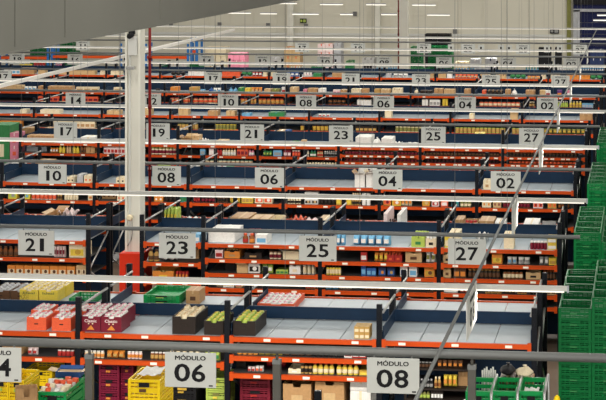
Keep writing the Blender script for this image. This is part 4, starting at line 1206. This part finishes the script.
# yellow bollard by the corridor
X_ = px2x(557, 24.4)
t = link('bollard', None, None, (X_, 24.4, 0)); tag(t, 'yellow guard post standing beside the nearest green crate stack', 'bollard')
link('post', colored(mesh_of('post', lambda bm: lathe(bm, [(.045, 0), (.045, .88), (.03, .94), (.01, .96)], 14)), 'crate_yellow'), t)
link('base_plate', colored(mesh_of('base_plate', lambda bm: bx(bm, -.08, .08, -.08, .08, 0, .012)), 'black'), t)

# ------------------------------------------------------------------ green crate stacks along the corridor
CW, CD, CH = .398, .56, .1345
hidden = bmesh.new()
XG = px2x(558.5, 25.0)
BL = ['nearest block', 'second block', 'third block', 'farthest block']
def gcrate(x, y, z, lab, grp):
    o = product('crate', ('crate_green', 'crate_green', 'green'), (x, y, z), (CW, CD, CH)); tag(o, lab, 'crate', grp)
def hid(x, y, z):
    bx(hidden, x - CW / 2, x + CW / 2, y, y + CD, z + .003, z + CH - .004)
for g, (yb, nd, nc, full) in enumerate(((25.0, 5, 3, 2), (30.3, 5, 3, 2), (37.2, 6, 3, 2), (44.4, 6, 3, 1))):
    for c in range(nc):
        for d_ in range(nd):
            x = XG + CW / 2 + c * (CW + .005); y = yb + d_ * (CD + .015)
            n = 14 + ((c + g) % 3 == 1)
            for l in range(n):
                z = .002 + l * CH
                fromtop = n - l
                if (d_ == 0 and c < full and fromtop <= (10 if g < 2 else 8)) or fromtop == 1 or (fromtop == 2 and c == 0):
                    lab = 'green crate, %s down, stack %s deep, %s column, %s by corridor' % (ordw(fromtop), ordw(d_ + 1), ordw(c + 1), BL[g])
                    gcrate(x, y, z, lab, 'green corridor crates')
                else: hid(x, y, z)
me = finish('plastic_crates', hidden)
o = link('plastic_crates', colored(me, 'crate_green'), None); tag(o, 'lower green plastic crates inside the corridor stacks', 'crates', None, 'stuff')
# ------------------------------------------------------------------ far end of the hall
def wallpt(px, py, Y=WY): return px2x(px, Y), z_at(px, py, Y)
for i, (a, b, tp) in enumerate(((287.5, 293.2, -10), (375.2, 379.8, -10))):
    x0, x1 = px2x(a, WY - .3), px2x(b, WY - .3)
    t = link('wall_post', colored(mesh_of('wall_post', lambda bm: (bx(bm, x0, x0 + .04, -.3, 0, 0, 10.5), bx(bm, x1 - .04, x1, -.3, 0, 0, 10.5), bx(bm, x0 + .04, x1 - .04, -.27, -.22, 0, 10.5))), 'column_paint'), None, (0, WY - .04, 0))
    tag(t, 'slim cream steel post against the far wall, %s of two' % ('left' if i == 0 else 'right'), 'column', 'wall posts')
YC = 77.0
x0, x1 = px2x(400, YC), px2x(408.2, YC)
t = link('column', None, None, ((x0 + x1) / 2, YC, 0)); tag(t, 'white square column near the far wall beside a red pipe', 'column')
w2 = (x1 - x0) / 2
link('shaft', colored(mesh_of('shaft', lambda bm: (bx(bm, -w2, w2, -.15, .15, 0, 10.4), bevel(bm, .015))), 'column_paint'), t)
t = link('sprinkler_pipe', None, None, (px2x(398.7, YC), YC - .1, 0)); tag(t, 'thin dark red fire pipe beside the far white column', 'pipe')
link('riser', colored(mesh_of('riser', lambda bm: tube(bm, (0, 0, 0), (0, 0, 10.4), .024, 8)), 'pipe_red'), t)
for py in (11, 34, 46): link('coupling', colored(cached('cpl', 'coupling', lambda bm: tube(bm, (0, 0, -.03), (0, 0, .03), .034, 10)), 'pipe_red'), t, (0, 0, z_at(399, py, YC)))
# ledge rail of the wall
def f(bm): bx(bm, -60, px2x(566, WY), -.12, -.03, z_at(300, 34, WY) - .05, z_at(300, 34, WY) + .05)
t = struct('trim_1', colored(mesh_of('trim_1', f), 'tray_white'), (0, WY, 0))
# dock door at the right
x0, z1 = wallpt(580, 11); x1, z0 = wallpt(640, 62)
def f(bm):
    n = 6; h = z1
    for i in range(n): bx(bm, x0, x1, -.1, -.05, i * h / n + .01, (i + 1) * h / n - .005)
t = struct('door_1', colored(mesh_of('door_1', f), 'door_navy'), (0, WY, 0))
xf0 = px2x(573.5, WY)
def f(bm):
    bx(bm, xf0, x0, -.22, -.03, 0, z1 + .05); bx(bm, xf0, x1, -.22, -.03, z1 - .02, z1 + .1)
link('door_frame', colored(mesh_of('door_frame', f), 'silver'), t)
zh0, zh1 = z_at(590, 9.5, WY), z_at(590, 4.5, WY)
link('header', colored(mesh_of('header', lambda bm: bx(bm, xf0, x1, -.2, -.04, zh0, zh1)), 'door_navy'), t)
link('shutter_box', colored(mesh_of('shutter_box', lambda bm: bx(bm, xf0, x1, -.3, -.04, zh1 + .01, zh1 + .8)), 'black'), t)
xa, xb = px2x(567, WY), px2x(571, WY)
t = struct('trim_2', colored(mesh_of('trim_2', lambda bm: bx(bm, xa, xb, -.12, -.03, 0, 10.5)), 'olive'), (0, WY, 0)); 
# short luminaires near the far wall
for i, (a, b, py) in enumerate(((274, 297, 3.6), (320, 343, 4.6), (366, 386, 4.8), (412, 436, 5.2), (228, 251, 13.2), (260, 277, 13.8), (292, 319, 14.3), (340, 353, 14.6), (381, 397, 14.7), (427, 450, 15.2), (597, 620, 15.5), (593, 620, 20.5))):
    Y = 86.0; X0, X1 = px2x(a, Y), px2x(b, Y)
    t = link('batten_light', None, None, (X0, Y, z_at((a + b) / 2, py, Y))); L = X1 - X0
    tag(t, 'short glowing white batten light near the far wall, %s of twelve listed by row' % ordw(i + 1), 'light', 'short batten lights')
    link('housing', colored(mesh_of('housing', lambda bm: bx(bm, 0, L, -.03, .03, .02, .06)), 'silver'), t)
    link('diffuser', colored(mesh_of('diffuser', lambda bm: bx(bm, .01, L - .01, -.028, .028, -.02, .02)), 'led'), t)
for i, (a, b, py) in enumerate(((300, 306.5, 20.8), (550, 559, 31.2))):
    Y = WY - .1; X0, X1 = px2x(a, Y), px2x(b, Y); zc_ = z_at(a, py, Y); L = X1 - X0
    t = link('exit_sign', None, None, (X0, Y, zc_)); tag(t, 'small dark green exit pictogram sign on the far wall, %s' % ('left of centre' if i == 0 else 'toward the right'), 'sign', 'exit signs')
    link('plate', colored(mesh_of('plate', lambda bm: bx(bm, 0, L, -.02, .02, -.1, .1)), 'black'), t)
    link('pictogram', colored(mesh_of('pictogram', lambda bm: (bx(bm, L * .08, L * .36, -.026, -.02, -.05, .05), bx(bm, L * .5, L * .9, -.026, -.02, -.06, .06))), 'lime' if i == 0 else 'grey'), t)
for i, (px, py) in enumerate(((171, 24.5), (219.5, 24.5), (268, 25.3), (355, 13.8), (455, 31.5), (306, 26))):
    Y = WY - .06; X_, z_ = wallpt(px, py, Y)
    t = link('wall_vent', None, None, (X_, Y, z_)); tag(t, 'small square grey louvre on the far wall, %s from left of six' % ['first', 'second', 'third', 'fifth', 'sixth', 'fourth'][i], 'vent', 'wall louvres')
    link('frame', colored(cached('wvf', 'frame', lambda bm: bx(bm, -.09, .09, -.02, .02, -.1, .1)), 'grey'), t)
    for j in range(4): link('slat', colored(cached('wvs', 'slat', lambda bm: bx(bm, -.075, .075, -.028, -.02, -.008, .008)), 'dark'), t, (0, 0, -.066 + j * .044))
# tall steel racks left of centre, with orange beams and blue posts
def tall_rack(xa, xb, Y, zs, lab, post):
    X0, X1 = px2x(xa, Y), px2x(xb, Y); w = X1 - X0
    t = link('pallet_rack', None, None, (X0, Y, 0)); tag(t, lab, 'rack')
    H = max(zs) + .5
    for x in (0, w):
        for yy in (0, .9): link('upright', colored(cached(('tu', round(H, 2)), 'upright', lambda bm: bx(bm, -.045, .045, -.04, .04, 0, H)), post), t, (x, yy, 0))
    for z in zs:
        link('beam', colored(mesh_of('beam', lambda bm: bx(bm, .045, w - .045, -.03, .02, z - .11, z)), 'beam_orange'), t)
        link('shelf_panel', colored(mesh_of('shelf_panel', lambda bm: bx(bm, .045, w - .045, .02, .9, z - .03, z)), 'shelf_shaded'), t)
defm('rack_blue', (40, 100, 160), .5)
YQ = 81.5
tall_rack(146, 188, YQ, [z_at(160, 56, YQ)], 'tall pallet rack with blue posts and orange beam right of the white column', 'rack_blue')
tall_rack(191.5, 197, YQ, [z_at(160, 50, YQ)], 'narrow blue posted rack right of the tall pallet rack', 'rack_blue')
tall_rack(0, 48, YQ, [z_at(20, 56.5, YQ)], 'tall pallet rack with orange beam at far left', 'rack_blue')
tall_rack(52, 121, YQ, [z_at(80, 55.5, YQ)], 'tall pallet rack with orange beam left of the white column', 'rack_blue')
YB = 85.0
# pallet loads on the floor
def load(xa, xb, ytop, Y, kind, cols, nx, nl, lab, cat='pallet load', d=.8):
    X0, X1 = px2x(xa, Y), px2x(xb, Y); zt = z_at((xa + xb) / 2, ytop, Y); w = (X1 - X0) / nx
    def f(bm):
        W = X1 - X0
        for i in range(5): bx(bm, i * W / 5 + .01, (i + 1) * W / 5 - .01, 0, d, .1, .12)
        for xx in (0, W / 2 - .04, W - .08): bx(bm, xx, xx + .08, 0, d, 0, .1)
    tag(link('pallet', colored(mesh_of('pallet', f), 'tan'), None, (X0, Y, 0)), 'wooden pallet under the %s' % lab, 'pallet')
    h = (zt - .121) / nl
    for l in range(nl):
        for i in range(nx):
            o = product(kind, cols, (X0 + (i + .5) * w, Y, .121 + l * h), (w * .97, d, h * .985))
            tag(o, '%s, %s tier from top, %s from left' % (lab, ordw(nl - l), ordw(i + 1)), CATS[kind], lab + ' load')
G3 = ('crate_green', 'crate_green', 'green')
load(410.5, 421.5, 47, 78.3, 'crate', G3, 2, 7, 'green crate stack beside far column')
load(428, 452, 46.5, 78.9, 'crate', G3, 4, 7, 'green crate wall right of far column')
load(161, 168, 63.5, 77.5, 'crate', G3, 1, 6, 'green crate stack right of tall column')
load(169, 178, 63, 77.6, 'plain', ('white', 'cream'), 1, 3, 'white wrapped load right of green stack')
load(179, 187.5, 63, 77.6, 'plain', ('white', 'palepink'), 1, 3, 'white pink wrapped load by green stack')
load(189.5, 200, 62.5, 77.5, 'crate', G3, 1, 6, 'green crate stack near sign fourteen')
load(228, 245, 53, 79.5, 'plain', ('pink', 'palepink'), 3, 5, 'red film wrapped load')
load(317.5, 333, 44, 82.5, 'plain', ('palepink', 'coral'), 2, 5, 'pink film wrapped load')
load(333.8, 341, 43, 82.5, 'plain', ('silver', 'grey'), 1, 4, 'grey film wrapped load')
load(346, 352, 61, 78, 'crate', G3, 1, 5, 'small green crate stack')
load(470, 480, 59, 78.4, 'plain', ('silver', 'white'), 1, 4, 'silver film wrapped load')
load(485, 496, 58.5, 78.4, 'plain', ('silver', 'darkblue'), 1, 4, 'silver blue wrapped load')
load(284, 300, 47, 82.6, 'plain', ('tan', 'coral'), 2, 4, 'tan carton load')
load(455, 468, 62, 78.3, 'plain', ('cream', 'tan'), 2, 4, 'cream carton load')
load(205, 226, 47, 82.6, 'plain', ('cream', 'tan'), 2, 4, 'cream stacked load by wall')
load(590, 604, 50, 80.5, 'plain', ('darkblue', 'silver'), 2, 5, 'dark blue stacked load')
load(260, 281, 57, 80.6, 'plain', ('grey', 'silver'), 2, 4, 'grey stacked load')
load(362, 374, 58, 80.6, 'plain', ('grey', 'dark'), 2, 4, 'dark grey stacked load')
load(424.5, 450, 34, 84.5, 'plain', ('black', 'dark'), 2, 7, 'dark strapped load')
load(30, 45, 49, 85.0, 'crate', G3, 2, 6, 'green crate stack at far left')
load(54, 66, 43, 85.0, 'crate', G3, 2, 6, 'green crate stack behind orange beam')
load(68, 75, 43, 85.2, 'crate', G3, 1, 6, 'narrow green crate stack behind orange beam')
def display(x0, x1, ytop, Y, cols, n, lab, d=.8):
    X0, X1 = px2x(x0, Y), px2x(x1, Y); zt = z_at((x0 + x1) / 2, ytop, Y)
    for l in range(n):
        tag(product('carton', cols, ((X0 + X1) / 2, Y, .001 + l * zt / n), (X1 - X0, d, zt / n * .995)), '%s, %s from top' % (lab, ordw(n - l)), 'carton', lab + 's')
display(-9, 9.5, 125, rowY(4) + .1, ('green', 'green', 'cream'), 2, 'big green printed carton left of the fourth rack row')
display(10, 18.5, 133, rowY(4) + .1, ('pink', 'palepink', 'coral'), 6, 'pink carton stacked at left end of fourth rack row', .5)
# two black roller cabinets
for i, (a, b, yt) in enumerate(((538.5, 551, 47.5), (553.5, 560, 47.5))):
    Y = 84.0; X0, X1 = px2x(a, Y), px2x(b, Y); zt = z_at(a, yt, Y)
    t = link('cabinet', None, None, (X0 + i * .06, Y, 0)); tag(t, 'tall black cabinet with grey side panel by far wall, %s of two' % ('left' if i == 0 else 'right'), 'cabinet', 'black cabinets'); w = X1 - X0
    link('body', colored(mesh_of('body', lambda bm: (bx(bm, 0, w, 0, .5, 0, zt), bevel(bm, .01))), 'black'), t)
    link('side_panel', colored(mesh_of('side_panel', lambda bm: bx(bm, -.05, -.005, -.02, .5, 0, zt - .5)), 'silver'), t)
    link('handle', colored(mesh_of('handle', lambda bm: bx(bm, w * .45, w * .5, -.03, 0, zt * .5, zt * .6)), 'silver'), t)
# high bay lamps over the whole hall
for i in range(6):
    y = -2 + i * 16
    t = link('high_bay_light', None, None, (-7, y, 10.31)); tag(t, 'long high bay luminaire above the camera view, %s from the front' % ordw(i + 1), 'light', 'high bay luminaires')
    link('housing', colored(cached('hbh', 'housing', lambda bm: bx(bm, -17, 17, -.35, .35, .02, .14)), 'silver'), t)
    link('diffuser', colored(cached('hbd', 'diffuser', lambda bm: bx(bm, -16.9, 16.9, -.3, .3, 0, .02)), 'led'), t)
    la = bpy.data.lights.new('high_bay_lamp', 'AREA'); la.shape = 'RECTANGLE'; la.size = 34; la.size_y = .6; la.energy = 900; la.color = (1, .97, .9)
    lo = bpy.data.objects.new('high_bay_lamp', la); C.objects.link(lo); lo.location = (-7, y, 10.28)
# ------------------------------------------------------------------ light
w = bpy.data.worlds.new('world'); bpy.context.scene.world = w; w.use_nodes = True
nt = w.node_tree; bg = nt.nodes['Background']; bg.inputs['Color'].default_value = (1, .97, .92, 1)
tc = nt.nodes.new('ShaderNodeTexCoord'); sx = nt.nodes.new('ShaderNodeSeparateXYZ'); mr = nt.nodes.new('ShaderNodeMapRange')
nt.links.new(tc.outputs['Generated'], sx.inputs['Vector']); nt.links.new(sx.outputs['Y'], mr.inputs['Value'])
mr.inputs['From Min'].default_value = .2; mr.inputs['From Max'].default_value = -1; mr.inputs['To Min'].default_value = WLO; mr.inputs['To Max'].default_value = WHI
nt.links.new(mr.outputs['Result'], bg.inputs['Strength'])
sc = bpy.context.scene
sc.view_settings.view_transform = 'Standard'; sc.view_settings.look = 'None'; sc.view_settings.gamma = 1; sc.view_settings.use_curve_mapping = False
sc.view_settings.exposure = 0.95
sc.cycles.use_denoising = True
flush_labels()
